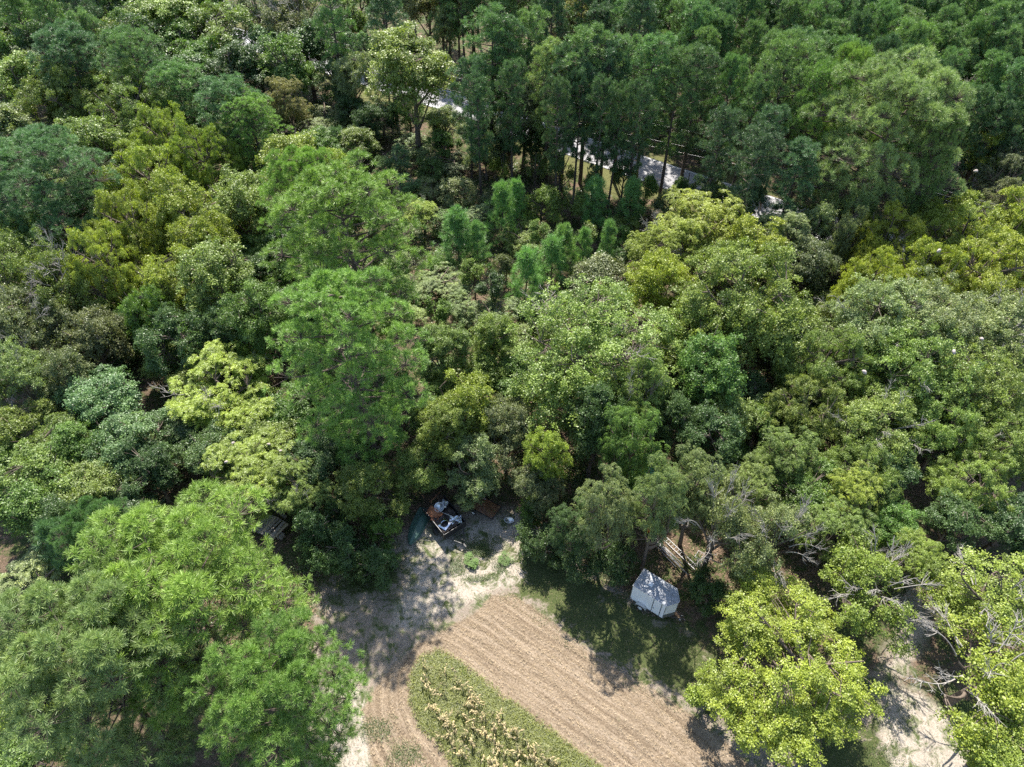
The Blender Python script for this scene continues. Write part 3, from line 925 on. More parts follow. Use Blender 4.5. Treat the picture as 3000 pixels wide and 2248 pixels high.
def ground_mat():
    m, nt, p = new_mat("earth")
    L = nt.links; N = nt.nodes
    tc = N.new("ShaderNodeTexCoord")
    def noise(sc, det=5, ro=.6, dist=0):
        n = N.new("ShaderNodeTexNoise"); n.inputs["Scale"].default_value = sc; n.inputs["Detail"].default_value = det
        n.inputs["Roughness"].default_value = ro; n.inputs["Distortion"].default_value = dist
        L.new(tc.outputs["Object"], n.inputs["Vector"]); return n.outputs[0]
    def attr(nm):
        a = N.new("ShaderNodeAttribute"); a.attribute_name = nm; return a.outputs["Fac"]
    def math_(op, a, b=None, c=None, clamp=False):
        n = N.new("ShaderNodeMath"); n.operation = op; n.use_clamp = clamp
        for i, x in enumerate((a, b, c)):
            if x is None: continue
            if isinstance(x, (int, float)): n.inputs[i].default_value = x
            else: L.new(x, n.inputs[i])
        return n.outputs[0]
    def ramp(f, *st):
        r = N.new("ShaderNodeValToRGB"); e = r.color_ramp.elements
        while len(e) < len(st): e.new(.5)
        for x, (pos, c) in zip(e, st): x.position = pos; x.color = (*c, 1)
        L.new(f, r.inputs[0]); return r.outputs[0]
    def mix(f, a, b):
        n = N.new("ShaderNodeMix"); n.data_type = 'RGBA'; L.new(f, n.inputs[0]); L.new(a, n.inputs[6]); L.new(b, n.inputs[7]); return n.outputs[2]
    def edge(a, n, k=1.4, g=3.0):
        # attribute 0..1 broken up by noise
        return math_('MULTIPLY_ADD', math_('ADD', a, math_('MULTIPLY_ADD', n, k, -.5 * k)), g, -.5 * g + .5, clamp=True)
    n1, n2, n3, n4 = noise(.35), noise(1.6, 8, .7), noise(7, 8, .75), noise(28, 4, .7)
    n5 = noise(.9, 8, .72, .6)
    litter = ramp(n3, (.3, (.055, .040, .028)), (.5, (.13, .092, .062)), (.72, (.30, .21, .15)))
    moss = ramp(n3, (.3, (.03, .045, .015)), (.7, (.085, .115, .035)))
    col = mix(edge(n1, n2, 1.2, 5), litter, moss)
    dirt = ramp(n3, (.25, (.16, .125, .092)), (.5, (.26, .215, .168)), (.75, (.37, .32, .265)))
    weeds = ramp(n3, (.3, (.045, .065, .02)), (.7, (.13, .16, .06)))
    dirt = mix(math_('MULTIPLY_ADD', n5, 8, -3.8, clamp=True), dirt, weeds)
    col = mix(edge(attr("clear"), n2), col, dirt)
    sand = ramp(n3, (.28, (.24, .20, .155)), (.45, (.36, .31, .25)), (.7, (.54, .48, .40)))
    col = mix(edge(attr("sand"), n5, 1.5, 3.5), col, mix(math_('MULTIPLY_ADD', n5, 8, -3.9, clamp=True), sand, weeds))
    grass = ramp(n3, (.3, (.035, .055, .018)), (.55, (.085, .10, .035)), (.75, (.19, .17, .10)))
    col = mix(edge(attr("grass"), n5, 2.6, 3.5), col, grass)
    # mown strip: straw and soil in rows that follow the corn
    row = attr("row")
    rw = math_('SINE', math_('ADD', math_('MULTIPLY', row, 8.27), math_('MULTIPLY', n2, 2.5)))
    rw2 = math_('SINE', math_('ADD', math_('MULTIPLY', row, 2.6), math_('MULTIPLY', n1, 4)))
    cb = N.new("ShaderNodeCombineXYZ"); L.new(math_('MULTIPLY', row, 2.6), cb.inputs[0]); L.new(math_('MULTIPLY', attr("along"), .16), cb.inputs[1])
    sn = N.new("ShaderNodeTexNoise"); sn.inputs["Scale"].default_value = 1.0; sn.inputs["Detail"].default_value = 6; sn.inputs["Roughness"].default_value = .6
    L.new(cb.outputs[0], sn.inputs["Vector"])
    streak = math_('MULTIPLY_ADD', sn.outputs[0], .55, -.275)
    n3s = math_('ADD', math_('MULTIPLY_ADD', n3, .75, .125), streak)
    mm = math_('ADD', math_('MULTIPLY_ADD', rw, .02, n3s), math_('MULTIPLY', rw2, .012))
    mow = ramp(mm, (.3, (.095, .068, .046)), (.46, (.20, .15, .10)), (.6, (.32, .25, .178)), (.76, (.46, .385, .30)))
    mow = mix(math_('MULTIPLY_ADD', n5, 8, -5.0, clamp=True), mow, weeds)
    col = mix(edge(attr("mow"), n2, .9, 3), col, mow)
    cg = ramp(n3, (.3, (.05, .075, .02)), (.55, (.13, .165, .05)), (.8, (.34, .30, .15)))
    col = mix(edge(attr("corn"), n5, 1.6, 3), col, cg)
    vg = ramp(n3, (.3, (.07, .08, .03)), (.7, (.16, .155, .06)))
    col = mix(edge(attr("verge"), n2, .6, 3), col, vg)
    L.new(col, p.inputs["Base Color"])
    p.inputs["Roughness"].default_value = .95
    p.inputs["Specular IOR Level"].default_value = .15
    b = N.new("ShaderNodeBump"); b.inputs["Strength"].default_value = .8; b.inputs["Distance"].default_value = .12
    L.new(math_('ADD', n3, math_('MULTIPLY', n4, .5)), b.inputs["Height"]); L.new(b.outputs[0], p.inputs["Normal"])
    return m
M_GROUND = ground_mat()
gm = mesh_np("ground", np.column_stack([GP, GZ]), F, M_GROUND, smooth=True)
for nme, a in (("clear", a_clear), ("corn", a_corn), ("mow", a_mow), ("sand", a_sand), ("grass", a_grass), ("row", a_row), ("verge", a_verge), ("along", a_along)):
    at = gm.attributes.new(nme, 'FLOAT', 'POINT'); at.data.foreach_set("value", a.astype(np.float32))
tag(obj("ground", gm), kind="structure")

# ------------------------------------------------------------------ road with edge lines
def ribbon(name, c0, c1, z, mat, crown=0.0):
    offs = np.linspace(c0, c1, 7 if c1 - c0 > 1 else 2)
    V = []
    for o in offs: V.append(np.column_stack([RP + RN * o, np.full(len(RP), z + crown * (1 - (o / 3.4) ** 2))]))
    n = len(RP); V = np.concatenate(V); F = []
    for k in range(len(offs) - 1):
        i = np.arange(n - 1)
        F.append(np.stack([k * n + i, k * n + i + 1, (k + 1) * n + i + 1, (k + 1) * n + i], 1)[:, ::-1])
    return tag(obj(name, mesh_np(name, V, np.concatenate(F), mat, smooth=True)), kind="structure")
M_ASPH = simple("asphalt", (.27, .265, .27), .85, nscale=1.3, namt=.07, bump=.1)
M_LINE = simple("line_paint", (.74, .74, .72), .7, nscale=12, namt=.08)
M_YLINE = simple("yellow_line_paint", (.60, .42, .08), .7, nscale=12, namt=.08)
ribbon("road", -3.3, 3.3, .012, M_ASPH, .05)
ribbon("edge_line", -3.08, -2.94, .032, M_LINE)
ribbon("edge_line", 2.94, 3.08, .032, M_LINE)

# ------------------------------------------------------------------ fill trees seen between and behind the surveyed ones
frng = random.Random(21)
cx = np.array([[p[0], p[1], p[2]] for p in PLACED])
def free(x, y, k):
    d = np.hypot(cx[:, 0] - x, cx[:, 1] - y)
    return bool(np.all(d > k * cx[:, 2] + 1.0))
def inview(x, y, z, m=60):
    zz = y * math.cos(PITCH) + (CAM_H - z) * math.sin(PITCH)
    if zz < 1: return False
    u = 1500 + x / zz * 2080; v = 1124 + 2080 * ((CAM_H - z) * math.cos(PITCH) - y * math.sin(PITCH)) / zz
    return -m < u < 3000 + m and -m * 2 < v < 2248 + m
nfill = {'far': 0, 'near': 0}
y = 34.0
while y < 235:
    step = 4.6 if y < 120 else 5.6
    x = -y * 1.0 - 20
    while x < y * 1.0 + 20:
        px, py = x + frng.uniform(-1.7, 1.7), y + frng.uniform(-1.7, 1.7)
        x += step
        if not inview(px, py, 14 if py > 100 else 6): continue
        d, s = road_d([(px, py)]); d, s = d[0], s[0]
        if d < 5.5 + (2 if s > 0 else 0): continue
        if s < 0 and d < (22 if 15 < px < 33 else 8): continue
        if s < 0 and d < 14 and -14 < px < -5: continue
        if sd([(px, py)], CLEAR)[0] < 2.5: continue
        if abs((px + 39.4)) < 4 and abs(py - 51) < 5: continue
        if abs(px - 12.9) < 3.5 and abs(py - 38.5) < 5: continue
        if -24 < px < -18 and 30 < py < 38: continue
        if -22 < px < 14 and 50 < py < 96:
            if not free(px, py, .55): continue
            k = frng.choice(['bush', 'vine', 'sap', 'sap'])
            plant(k, px, py, frng.uniform(1.6, 2.6) if k != 'sap' else 1.5, frng.uniform(2, 3.4) if k != 'sap' else frng.uniform(4, 6), frng.choice('GPOGLKDL'),
                  {'bush': 'low green bush filling the regrowth between the saplings', 'vine': 'low vine mound filling the regrowth between the saplings', 'sap': 'small sapling lost among the low bushes of the regrowth'}[k],
                  {'bush': 'low bushes of the regrowth', 'vine': 'low vine mounds of the regrowth', 'sap': 'small saplings of the regrowth'}[k])
            nfill['near'] += 1
        elif py > 108 or (s > 0):
            if not free(px, py, .62 if py < 150 else .75): continue
            if px > -.12 * py - 8 + 0 * s or frng.random() < .25:
                R = frng.uniform(2.5, 3.5)
                plant('pfar', px, py, R, frng.uniform(17, 21), frng.choice('nndnbn'), 'dark green pine packed into the stand beyond the road', 'pines in the dense stand')
            else:
                plant('far', px, py, frng.uniform(3.2, 4.8), frng.uniform(12, 17), frng.choice('GDODKGB'), 'leafy green tree in the wood beyond the road at the upper left', 'leafy trees of the far wood')
            nfill['far'] += 1
        else:
            if not free(px, py, .5): continue
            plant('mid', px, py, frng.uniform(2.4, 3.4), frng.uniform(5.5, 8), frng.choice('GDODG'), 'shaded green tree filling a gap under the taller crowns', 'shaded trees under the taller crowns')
            nfill['near'] += 1
    y += step
print("fill", nfill, "placed", len(PLACED))

# ------------------------------------------------------------------ undergrowth and litter on the wood floor
urng = np.random.default_rng(8)
n = 60000
uy = urng.uniform(22, 190, n) ; ux = urng.uniform(-1, 1, n) * (uy * .95 + 20)
P = np.stack([ux, uy], 1)
d, s = road_d(P)
keep = (d > 6.5) & ~((s < 0) & (d < 9.5)) & (sd(P, CLEAR) > .6)
keep &= (urng.uniform(0, 1, n) < np.clip(.25 + .55 * (np.sin(ux * .23 + 1) * np.cos(uy * .19) + np.sin(ux * .09 - uy * .13)), .06, 1))
keep &= np.hypot(ux + 39.4, uy - 51.5) > 3.0
keep &= ~((ux > -26) & (ux < -17.5) & (uy > 31) & (uy < 40)) & ~((ux > -11) & (ux < 0) & (uy < 38.5)) & ~((ux > 8) & (ux < 18) & (uy < 42))
P = P[keep]; n = len(P); k = 16
hgt = np.clip(urng.normal(.5, .35, n), .1, 1.5)
Cn = np.stack([np.repeat(P[:, 0], k), np.repeat(P[:, 1], k), np.zeros(n * k)], 1) + urng.normal(size=(n * k, 3)) * np.array([.4, .4, 0])
Cn[:, 2] = np.repeat(hgt, k) * urng.uniform(.15, 1, n * k)
N = nrm(np.array([0, 0, .8]) + urng.normal(size=(n * k, 3)) * .55)
sz = urng.uniform(.6, 1.3, n * k) * np.repeat(.16 + P[:, 1] * .0012, k)
V, F = leaf_quads(Cn, N, sz, sz * .7, urng)
M_UNDER = foliage("undergrowth_leaf")
o = tag(obj("undergrowth", mesh_np("undergrowth", V, F, M_UNDER, tint=np.clip(.5 + urng.normal(0, .2, n * k), 0, 1.2))), "green undergrowth covering the floor of the wood", "undergrowth", kind="stuff")
o.color = (.075, .115, .035, 1)

# blades helper
def blades(name, P, hgt, wid, rng, mat, col, lean=.5, tint=.2, label=None, cat=None, z=0.0, dirs=None):
    n = len(P)
    a = rng.uniform(0, 2 * np.pi, n)
    h = np.stack([np.cos(a), np.sin(a), np.zeros(n)], 1)
    if dirs is not None: h = nrm(dirs + rng.normal(size=(n, 3)) * .3 * np.array([1, 1, 0]))
    D = nrm(np.array([0, 0, 1.0]) + h * (lean * rng.uniform(.3, 1.6, n))[:, None])
    s = nrm(np.cross(D, np.array([0, 0, 1.0]) + rng.normal(size=(n, 3)) * .2)) * wid / 2
    b = np.column_stack([P, np.full(n, z)])
    L = (hgt * rng.uniform(.5, 1.3, n))[:, None]
    m = b + D * L * .55; t = b + nrm(D + h * .5 - np.array([0, 0, .25])) * L
    V = np.stack([b - s, b + s, m + s * .8, m - s * .8, m - s * .8, m + s * .8, t + s * .15, t - s * .15], 1).reshape(-1, 3)
    F = np.arange(n * 8).reshape(-1, 4)
    me = mesh_np(name, V, F, mat, tint=np.clip(.5 + np.repeat(rng.normal(0, tint, n), 2), 0, 1.2))
    o = obj(name, me); o.color = (*col, 1)
    return tag(o, label, cat, kind="stuff")

def scatter(poly, n, rng, margin=0.0):
    lo, hi = poly.min(0) - margin, poly.max(0) + margin
    lo = np.maximum(lo, [-40, 8]); hi = np.minimum(hi, [40, 60])
    P = rng.uniform(lo, hi, (n, 2))
    return P[sd(P, poly) < margin]
M_STRAW = foliage("straw", transl=.15, rough=.6, spec=.3, lo=.5, hi=1.3, warm=(1.05, 1.0, .9))
P = scatter(CORN, 130000, urng, .45)
P = P[(sd(P, CORN) + urng.normal(0, .22, len(P)) < .05)]
P = P[(np.sin(P[:, 0] * 2.1) * np.sin(P[:, 1] * 1.7 + P[:, 0]) + urng.normal(0, .6, len(P))) > -.7]
blades("weedy_grass", P, .34, .035, urng, M_LEAF, (.175, .20, .055), .8, .4, "long green grass growing between the dry corn rows", "grass")
G = np.concatenate([scatter(p, 16000, urng, 1.2) for p in GRASS])
G = G[(np.sin(G[:, 0] * 1.3 + 2) * np.sin(G[:, 1] * 1.9) + urng.normal(0, .35, len(G))) > .25]
G = G[~((np.abs(G[:, 0] - 11.5) < 2.4) & (np.abs(G[:, 1] - 27.3) < 2.2))]
blades("short_grass", G, .12, .03, urng, M_LEAF, (.075, .115, .03), .9, .25, "short green grass around the clearing edges", "grass")
E = scatter(CLEAR, 60000, urng, .3)
w = np.sin(E[:, 0] * 1.1 + E[:, 1] * .6) * np.sin(E[:, 1] * 1.4 - E[:, 0] * .5) + urng.normal(0, .35, len(E))
E = E[(w > .45) & (sd(E, MOW) > .1)]
blades("sparse_weeds", E, .11, .035, urng, M_LEAF, (.08, .115, .035), 1.0, .3, "sparse green weeds on the bare sandy clearing", "weeds")
S = scatter(MOW, 60000, urng, .1)
S = S[sd(S, CORN) > -.1]
e = .05
gxx = (sd(S + [e, 0], CORN) - sd(S - [e, 0], CORN)) / (2 * e); gyy = (sd(S + [0, e], CORN) - sd(S - [0, e], CORN)) / (2 * e)
rowv = sd(S, CORN)
S_keep = (np.sin(rowv * 8.27) + urng.normal(0, .9, len(S))) > .1
S = S[S_keep]; tx = np.stack([-gyy, gxx, np.zeros_like(gxx)], 1)[S_keep] * urng.choice([-1, 1], len(S))[:, None]
def straw(name, P, dirs, rng, label, col):
    n = len(P)
    T = nrm(dirs + rng.normal(size=(n, 3)) * np.array([.75, .75, .18]))
    Nn = nrm(np.array([0, 0, 1.0]) + rng.normal(size=(n, 3)) * .35); Nn = nrm(Nn - T * (Nn * T).sum(1, keepdims=True))
    L = rng.uniform(.08, .30, n)
    V, F = leaf_quads(np.column_stack([P, rng.uniform(.0, .07, n)]), Nn, L, rng.uniform(.012, .032, n), rng, T)
    o = obj(name, mesh_np(name, V, F, M_STRAW, tint=np.clip(.5 + rng.normal(0, .3, n), 0, 1.2))); o.color = (*col, 1)
    return tag(o, label, "straw", kind="stuff")
straw("mown_straw", S, tx, urng, "tan mown straw lying in curved rows around the corn strip", (.38, .30, .20))
Q = scatter(CLEAR, 16000, urng, .5); Q = Q[sd(Q, MOW) > 0]
straw("leaf_litter", Q, np.zeros((len(Q), 3)), urng, "dry leaves and twigs scattered over the sandy clearing", (.22, .165, .115))

# fallen leaves on the wood floor
P = np.stack([urng.uniform(-30, 34, 60000), urng.uniform(26, 62, 60000)], 1)
P = P[sd(P, CLEAR) > -1]
V, F = leaf_quads(np.column_stack([P, urng.uniform(0, .04, len(P))]), nrm(np.array([0, 0, 1.0]) + urng.normal(size=(len(P), 3)) * .4), urng.uniform(.06, .16, len(P)), .08, urng)
o = tag(obj("fallen_leaves", mesh_np("fallen_leaves", V, F, M_STRAW, tint=np.clip(.5 + urng.normal(0, .35, len(P)), 0, 1.2))), "brown fallen leaves on the ground under the trees", "leaves", kind="stuff")
o.color = (.30, .20, .14, 1)

# ------------------------------------------------------------------ dry corn stalks in broken rows
def corn_mesh(seed):
    rng = np.random.default_rng(seed)
    H = rng.uniform(1.1, 1.6)
    ln = rng.normal(size=2) * .28
    t = np.linspace(0, 1, 6)
    st = np.stack([ln[0] * t ** 2, ln[1] * t ** 2, t * H * .95], 1)
    V0, F0 = tubes_np([(st, np.linspace(.022, .01, 6))], 5)
    V = [V0]; F = [F0]; T = [np.full(len(F0), .35)]; off = len(V0)
    for i in range(9):
        z = rng.uniform(.15, 1); a = i * 3.14 + rng.uniform(-.7, .7)
        p = np.array([np.interp(z, t, st[:, 0]), np.interp(z, t, st[:, 1]), z * H * .95])
        h = np.array([math.cos(a), math.sin(a), 0]); sde = np.array([-h[1], h[0], rng.uniform(-.3, .3)])
        L = rng.uniform(.25, .55); s = np.linspace(0, 1, 6)
        mid = p + h * (L * s)[:, None] * (1 - .35 * s)[:, None] + np.array([0, 0, 1]) * (L * (.5 * s - 1.35 * s ** 2))[:, None]
        wd = (.055 * np.sin(np.pi * np.clip(s * .9 + .1, 0, 1)) + .008)[:, None]
        tw = sde + h * (np.sin(s * 5) * .5)[:, None]
        Vl = np.stack([mid - tw * wd / 2, mid + tw * wd / 2], 1).reshape(-1, 3)
        k = np.arange(5) * 2
        V.append(Vl); F.append(np.stack([k, k + 1, k + 3, k + 2], 1) + off); off += 12
        T.append(np.full(5, rng.uniform(.2, 1)))
    return mesh_np("corn_stalk", np.concatenate(V), np.concatenate(F), M_STRAW, tint=np.concatenate(T))
CM = [corn_mesh(i) for i in range(8)]
crng = random.Random(4)
rdir = Vector((.775, -.632, 0)); rn = Vector((.632, .775, 0))
o0 = Vector((-6.4, 22.2, 0))
cnt = 0
for j, off in enumerate([-4.3, -3.3, -2.35, -1.35, -.45, .15]):
    s = -1.0
    while s < 17 and cnt < 290:
        s += crng.uniform(.12, .3)
        p = o0 + rdir * s + rn * (off + crng.uniform(-.16, .16))
        if sd([(p.x, p.y)], CORN)[0] > -.12: continue
        dens = math.sin(s * 1.1 + j * 2.1) + (.9 if s > 4 else -.25)
        if crng.random() > .5 + .4 * dens: continue
        q = obj("corn_stalk", CM[crng.randrange(8)], None, (p.x, p.y, -.03))
        q.rotation_euler = (crng.uniform(-.25, .25), crng.uniform(-.25, .25), crng.uniform(0, 6.28))
        q.color = (.45, .37, .21, 1) if crng.random() < .7 else (.20, .19, .09, 1)
        tag(q, "dry tan corn stalk standing in the broken rows of the grassy strip", "corn stalk", "dry corn stalks in the grassy strip")
        cnt += 1
print("corn", cnt)
# ------------------------------------------------------------------ man-made things
M_WHITE = simple("white_paint", (.82, .83, .84), .35, nscale=2.5, namt=.03)
M_ROOF = simple("trailer_roof", (.36, .38, .41), .6, metal=.1, nscale=5, namt=.25, bump=.1)
M_ALU = simple("aluminium", (.62, .63, .64), .3, metal=.85, nscale=14, namt=.08)
M_BLACK = simple("black_steel", (.022, .022, .025), .45, nscale=9, namt=.1)
M_TYRE = simple("tyre_rubber", (.025, .025, .025), .85, nscale=20, namt=.1)
M_RUST = simple("rust", (.42, .17, .07), .85, nscale=7, bump=.4, col2=(.14, .05, .03))
M_CHROME = simple("dented_chrome", (.75, .78, .82), .18, metal=1.0, nscale=5, namt=.12, bump=.5)
M_BOAT = simple("boat_green", (.052, .115, .088), .5, nscale=3, namt=.15, bump=.05)
M_WOOD = simple("weathered_wood", (.36, .31, .27), .9, nscale=11, namt=.25, bump=.4)
M_PWOOD = simple("pale_wood", (.50, .40, .28), .85, nscale=11, namt=.2)
M_TARP = simple("green_tarp", (.03, .42, .27), .4, nscale=6, namt=.1, bump=.3)
M_RIM = simple("white_rim", (.70, .70, .68), .5, nscale=9, namt=.1)
M_PIPE = simple("grey_pipe", (.38, .37, .36), .55, metal=.5, nscale=10, namt=.2)
M_POLE = simple("pole_wood", (.12, .095, .075), .9, nscale=8, namt=.2, bump=.3)
M_WIRE = simple("wire_metal", (.42, .42, .42), .5, metal=.6, nscale=3, namt=.05)
M_BAG = simple("black_bag", (.03, .03, .035), .35, nscale=5, bump=.5)
M_NEST = simple("web_silk", (.40, .34, .31), .9, nscale=12, namt=.12, bump=.4)
M_ORANGE = simple("orange_plastic", (.75, .22, .04), .5, nscale=4, namt=.05)

def wheel(parent, loc, rz, r=.33, w=.2, rim=M_RIM, name="wheel"):
    M = Matrix.Rotation(math.pi / 2, 4, 'X')
    b = MB()
    b.lathe([(r * .62, -w / 2), (r * .93, -w / 2), (r, -w * .32), (r, w * .32), (r * .93, w / 2), (r * .62, w / 2), (r * .62, -w / 2)], 28, M)
    ty = b.build(name, M_TYRE, parent, smooth=True)
    ty.location = loc; ty.rotation_euler = (0, 0, rz)
    c = MB()
    c.lathe([(.0, -w * .18), (r * .18, -w * .24), (r * .3, -w * .12), (r * .52, -w * .2), (r * .62, -w * .42), (r * .62, w * .42), (r * .5, w * .2), (.0, w * .2)], 24, M)
    for k in range(5):
        a = k * 2 * math.pi / 5
        c.lathe([(.018, -w * .3), (.018, w * .3), (0, w * .3)], 6, Matrix.Translation((math.cos(a) * r * .36, 0, math.sin(a) * r * .36)) @ M)
    c.build("rim", rim, ty, smooth=True)
    return ty

# enclosed cargo trailer; local x runs from the rear to the nose, y to the far side
ang = math.atan2(-1.75, 2.4)
tr = tag(empty("cargo_trailer", (9.72, 27.45, 0), ang), "white enclosed cargo trailer with dappled roof parked at the wood edge", "trailer")
LT, WT, Z0, Z1, NOSE = 2.98, 1.84, .40, 2.5, .62
outl = [(0, 0), (LT, 0), (LT + NOSE, WT / 2 - .12), (LT + NOSE, WT / 2 + .12), (LT, WT), (0, WT)]
b = MB(); n = len(outl)
vs = [(x, y, Z0) for x, y in outl] + [(x, y, Z1) for x, y in outl]
b.add(vs, [tuple(range(n - 1, -1, -1)), tuple(range(n, 2 * n))] + [(i, (i + 1) % n, n + (i + 1) % n, n + i) for i in range(n)])
b.build("body", M_WHITE, tr, bevel=.02)
def scaled(outl, k):
    cx_, cy_ = LT / 2 + .2, WT / 2
    return [(cx_ + (x - cx_) * (1 + k / 1.7), cy_ + (y - cy_) * (1 + k / .92)) for x, y in outl]
b = MB(); o1 = scaled(outl, .02); o2 = scaled(outl, -.12); o3 = scaled(outl, -.6)
b.add([(x, y, Z1 + .003) for x, y in o1] + [(x, y, Z1 + .035) for x, y in o1] + [(x, y, Z1 + .06) for x, y in o2] + [(x, y, Z1 + .08) for x, y in o3],
      [(k * n + i, k * n + (i + 1) % n, (k + 1) * n + (i + 1) % n, (k + 1) * n + i) for k in range(3) for i in range(n)] + [tuple(range(3 * n, 4 * n))])
b.build("roof", M_ROOF, tr)
b = MB()
for i in range(n):
    p0, p1 = o1[i], o1[(i + 1) % n]
    b.tube([(*p0, Z1 + .0), (*p1, Z1 + .0)], .022, 6)
b.build("roof_trim", M_ALU, tr)
b = MB(); b.box((1.12, .92, Z1 + .115), (.36, .36, .07), taper=.9); b.box((1.12, .92, Z1 + .155), (.32, .32, .012)); b.build("roof_vent", M_WHITE, tr, bevel=.01)
b = MB(); b.box((2.28, -.012, 1.45), (.66, .02, 1.92)); d = b.build("door", M_WHITE, tr, bevel=.008)
b = MB()
for x in (1.93, 2.63): b.box((x, -.028, 1.45), (.045, .012, 1.94))
b.build("door_seal", M_BLACK, d)
b = MB(); b.box((2.03, -.04, 1.22), (.05, .03, .16)); b.box((2.08, -.055, 1.22), (.12, .02, .035)); b.build("door_handle", M_ALU, d)
b = MB()
for i in range(4):
    p0, p1 = outl[1 + i if i < 3 else 1], outl[2 + i if i < 3 else 2]
for p0, p1 in ((outl[1], outl[2]), (outl[2], outl[3]), (outl[3], outl[4])):
    e = Vector((p1[0] - p0[0], p1[1] - p0[1], 0)); nn = Vector((e.y, -e.x, 0)).normalized() * .006
    a0 = Vector((*p0, 0)) + nn; a1 = Vector((*p1, 0)) + nn
    b.add([(a0.x, a0.y, Z0 + .01), (a1.x, a1.y, Z0 + .01), (a1.x, a1.y, Z0 + .58), (a0.x, a0.y, Z0 + .58)], [(0, 1, 2, 3)])
b.build("stone_guard", M_ALU, tr)
b = MB()
for x, y in ((.0, -.004), (LT, -.004), (0, WT + .004)): b.box((x, y, (Z0 + Z1) / 2), (.05, .02, Z1 - Z0))
for y in (-.006, WT + .006): b.box((LT / 2, y, Z0 + .02), (LT, .02, .06))
b.build("corner_trim", M_ALU, tr)
for y, sgn in ((-.19, -1), (WT + .19, 1)):
    wheel(tr, (1.08, y, .33), 0)
    b = MB(); N_ = 12; r0, r1 = .44, .47
    ya, yb = (y - .13, y + .13 + .04) if sgn < 0 else (y - .17, y + .13)
    vs = []
    for k in range(N_ + 1):
        a = math.pi * (.02 + .96 * k / N_)
        for rr in (r0, r1):
            for yy in (ya, yb): vs.append((1.08 + rr * math.cos(a) * 1.12, yy, .33 + rr * math.sin(a)))
    fs = []
    for k in range(N_):
        o_ = k * 4
        fs += [(o_ + 2, o_ + 3, o_ + 7, o_ + 6), (o_, o_ + 4, o_ + 5, o_ + 1), (o_, o_ + 2, o_ + 6, o_ + 4), (o_ + 1, o_ + 5, o_ + 7, o_ + 3)]
    b.add(vs, fs); b.build("fender", M_ALU, tr)
b = MB()
b.tube([(LT - .3, .2, .36), (LT + NOSE + .75, WT / 2, .40)], .04, 6); b.tube([(LT - .3, WT - .2, .36), (LT + NOSE + .75, WT / 2, .40)], .04, 6)
b.box((LT / 2, .1, .37), (LT - .1, .06, .09)); b.box((LT / 2, WT - .1, .37), (LT - .1, .06, .09)); b.box((LT + NOSE + .85, WT / 2, .42), (.26, .1, .09))
b.tube([(1.08, -.1, .33), (1.08, WT + .1, .33)], .035, 6)
b.build("tongue", M_BLACK, tr)
b = MB(); b.tube([(LT + NOSE + .55, WT / 2, 0.0), (LT + NOSE + .55, WT / 2, .85)], .03, 8); b.box((LT + NOSE + .55, WT / 2, -.0 + .03), (.14, .14, .02)); b.tube([(LT + NOSE + .55, WT / 2, .85), (LT + NOSE + .7, WT / 2, .87)], .015, 6)
b.build("jack", M_ALU, tr)
b = MB(); b.box((.10, -.018, Z0 + .16), (.09, .018, .05)); b.build("marker_light", simple("red_lens", (.45, .02, .02), .3), tr)
b = MB(); b.box((-.03, .06, Z0 + .25), (.03, .06, .22)); b.box((-.03, WT - .06, Z0 + .25), (.03, .06, .22)); b.build("tail_light", bpy.data.materials["red_lens"], tr)

# overturned boat
bt = empty("overturned_boat", (-7.95, 36.2, 0), math.atan2(-3.3, -.95))
tag(bt, "dark green boat lying upside down beside the scrap trailer", "boat")
secs = []
for t, w, h in ((0, .60, .42), (.25, .66, .46), (.5, .66, .47), (.72, .56, .45), (.88, .34, .40), (1, .04, .26)):
    x = t * 3.75
    secs.append([(x, -w, .02), (x, -w * .96, h * .35), (x, -w * .82, h * .8), (x, -w * .3, h), (x, 0, h + .035), (x, w * .3, h), (x, w * .82, h * .8), (x, w * .96, h * .35), (x, w, .02)])
b = MB(); vs = [p for s in secs for p in s]; fs = []
for i in range(5):
    for k in range(8): fs.append((i * 9 + k, i * 9 + k + 1, (i + 1) * 9 + k + 1, (i + 1) * 9 + k))
fs.append(tuple(range(8, -1, -1)))
b.add(vs, fs); b.build("hull", M_BOAT, bt)
b = MB(); b.tube([(s[4][0], 0, s[4][2] + .008) for s in secs], [.025, .03, .03, .03, .03, .02], 6); b.build("keel", M_BOAT, bt, smooth=True)
b = MB()
for sgn in (0, 8): b.tube([(s[sgn][0], s[sgn][1] * 1.02, .05) for s in secs], .028, 6)
b.build("gunwale", simple("boat_trim", (.16, .22, .19), .5), bt, smooth=True)

# scrap trailer, local x toward the tongue
sa = math.atan2(-2.45, 1.85)
st = tag(empty("utility_trailer", (-6.05, 34.9, 0), sa), "black open trailer with a tongue, heaped with scrap metal", "trailer")
b = MB()
b.box((0, 0, .56), (3.1, 1.95, .07)); b.box((-.0, .93, .52), (3.1, .07, .12)); b.box((0, -.93, .52), (3.1, .07, .12))
b.build("bed", M_BLACK, st, bevel=.01)
b = MB()
for y in (-.975, .975): b.box((0, y, .90), (3.1, .04, .60))
b.box((1.53, 0, .90), (.04, 1.9, .60)); b.build("side_panel", M_BLACK, st, bevel=.01)
b = MB()
for y in (-.99, .99): b.tube([(-1.55, y, 1.21), (1.55, y, 1.21)], .03, 6)
b.tube([(1.55, -.99, 1.21), (1.55, .99, 1.21)], .03, 6); b.build("top_rail", M_BLACK, st)
for y in (-1.12, 1.12): wheel(st, (-.1 + .5, y, .33), 0, .33, .2, M_BLACK)
b = MB(); b.tube([(1.5, -.75, .5), (2.75, 0, .46)], .04, 6); b.tube([(1.5, .75, .5), (2.75, 0, .46)], .04, 6)
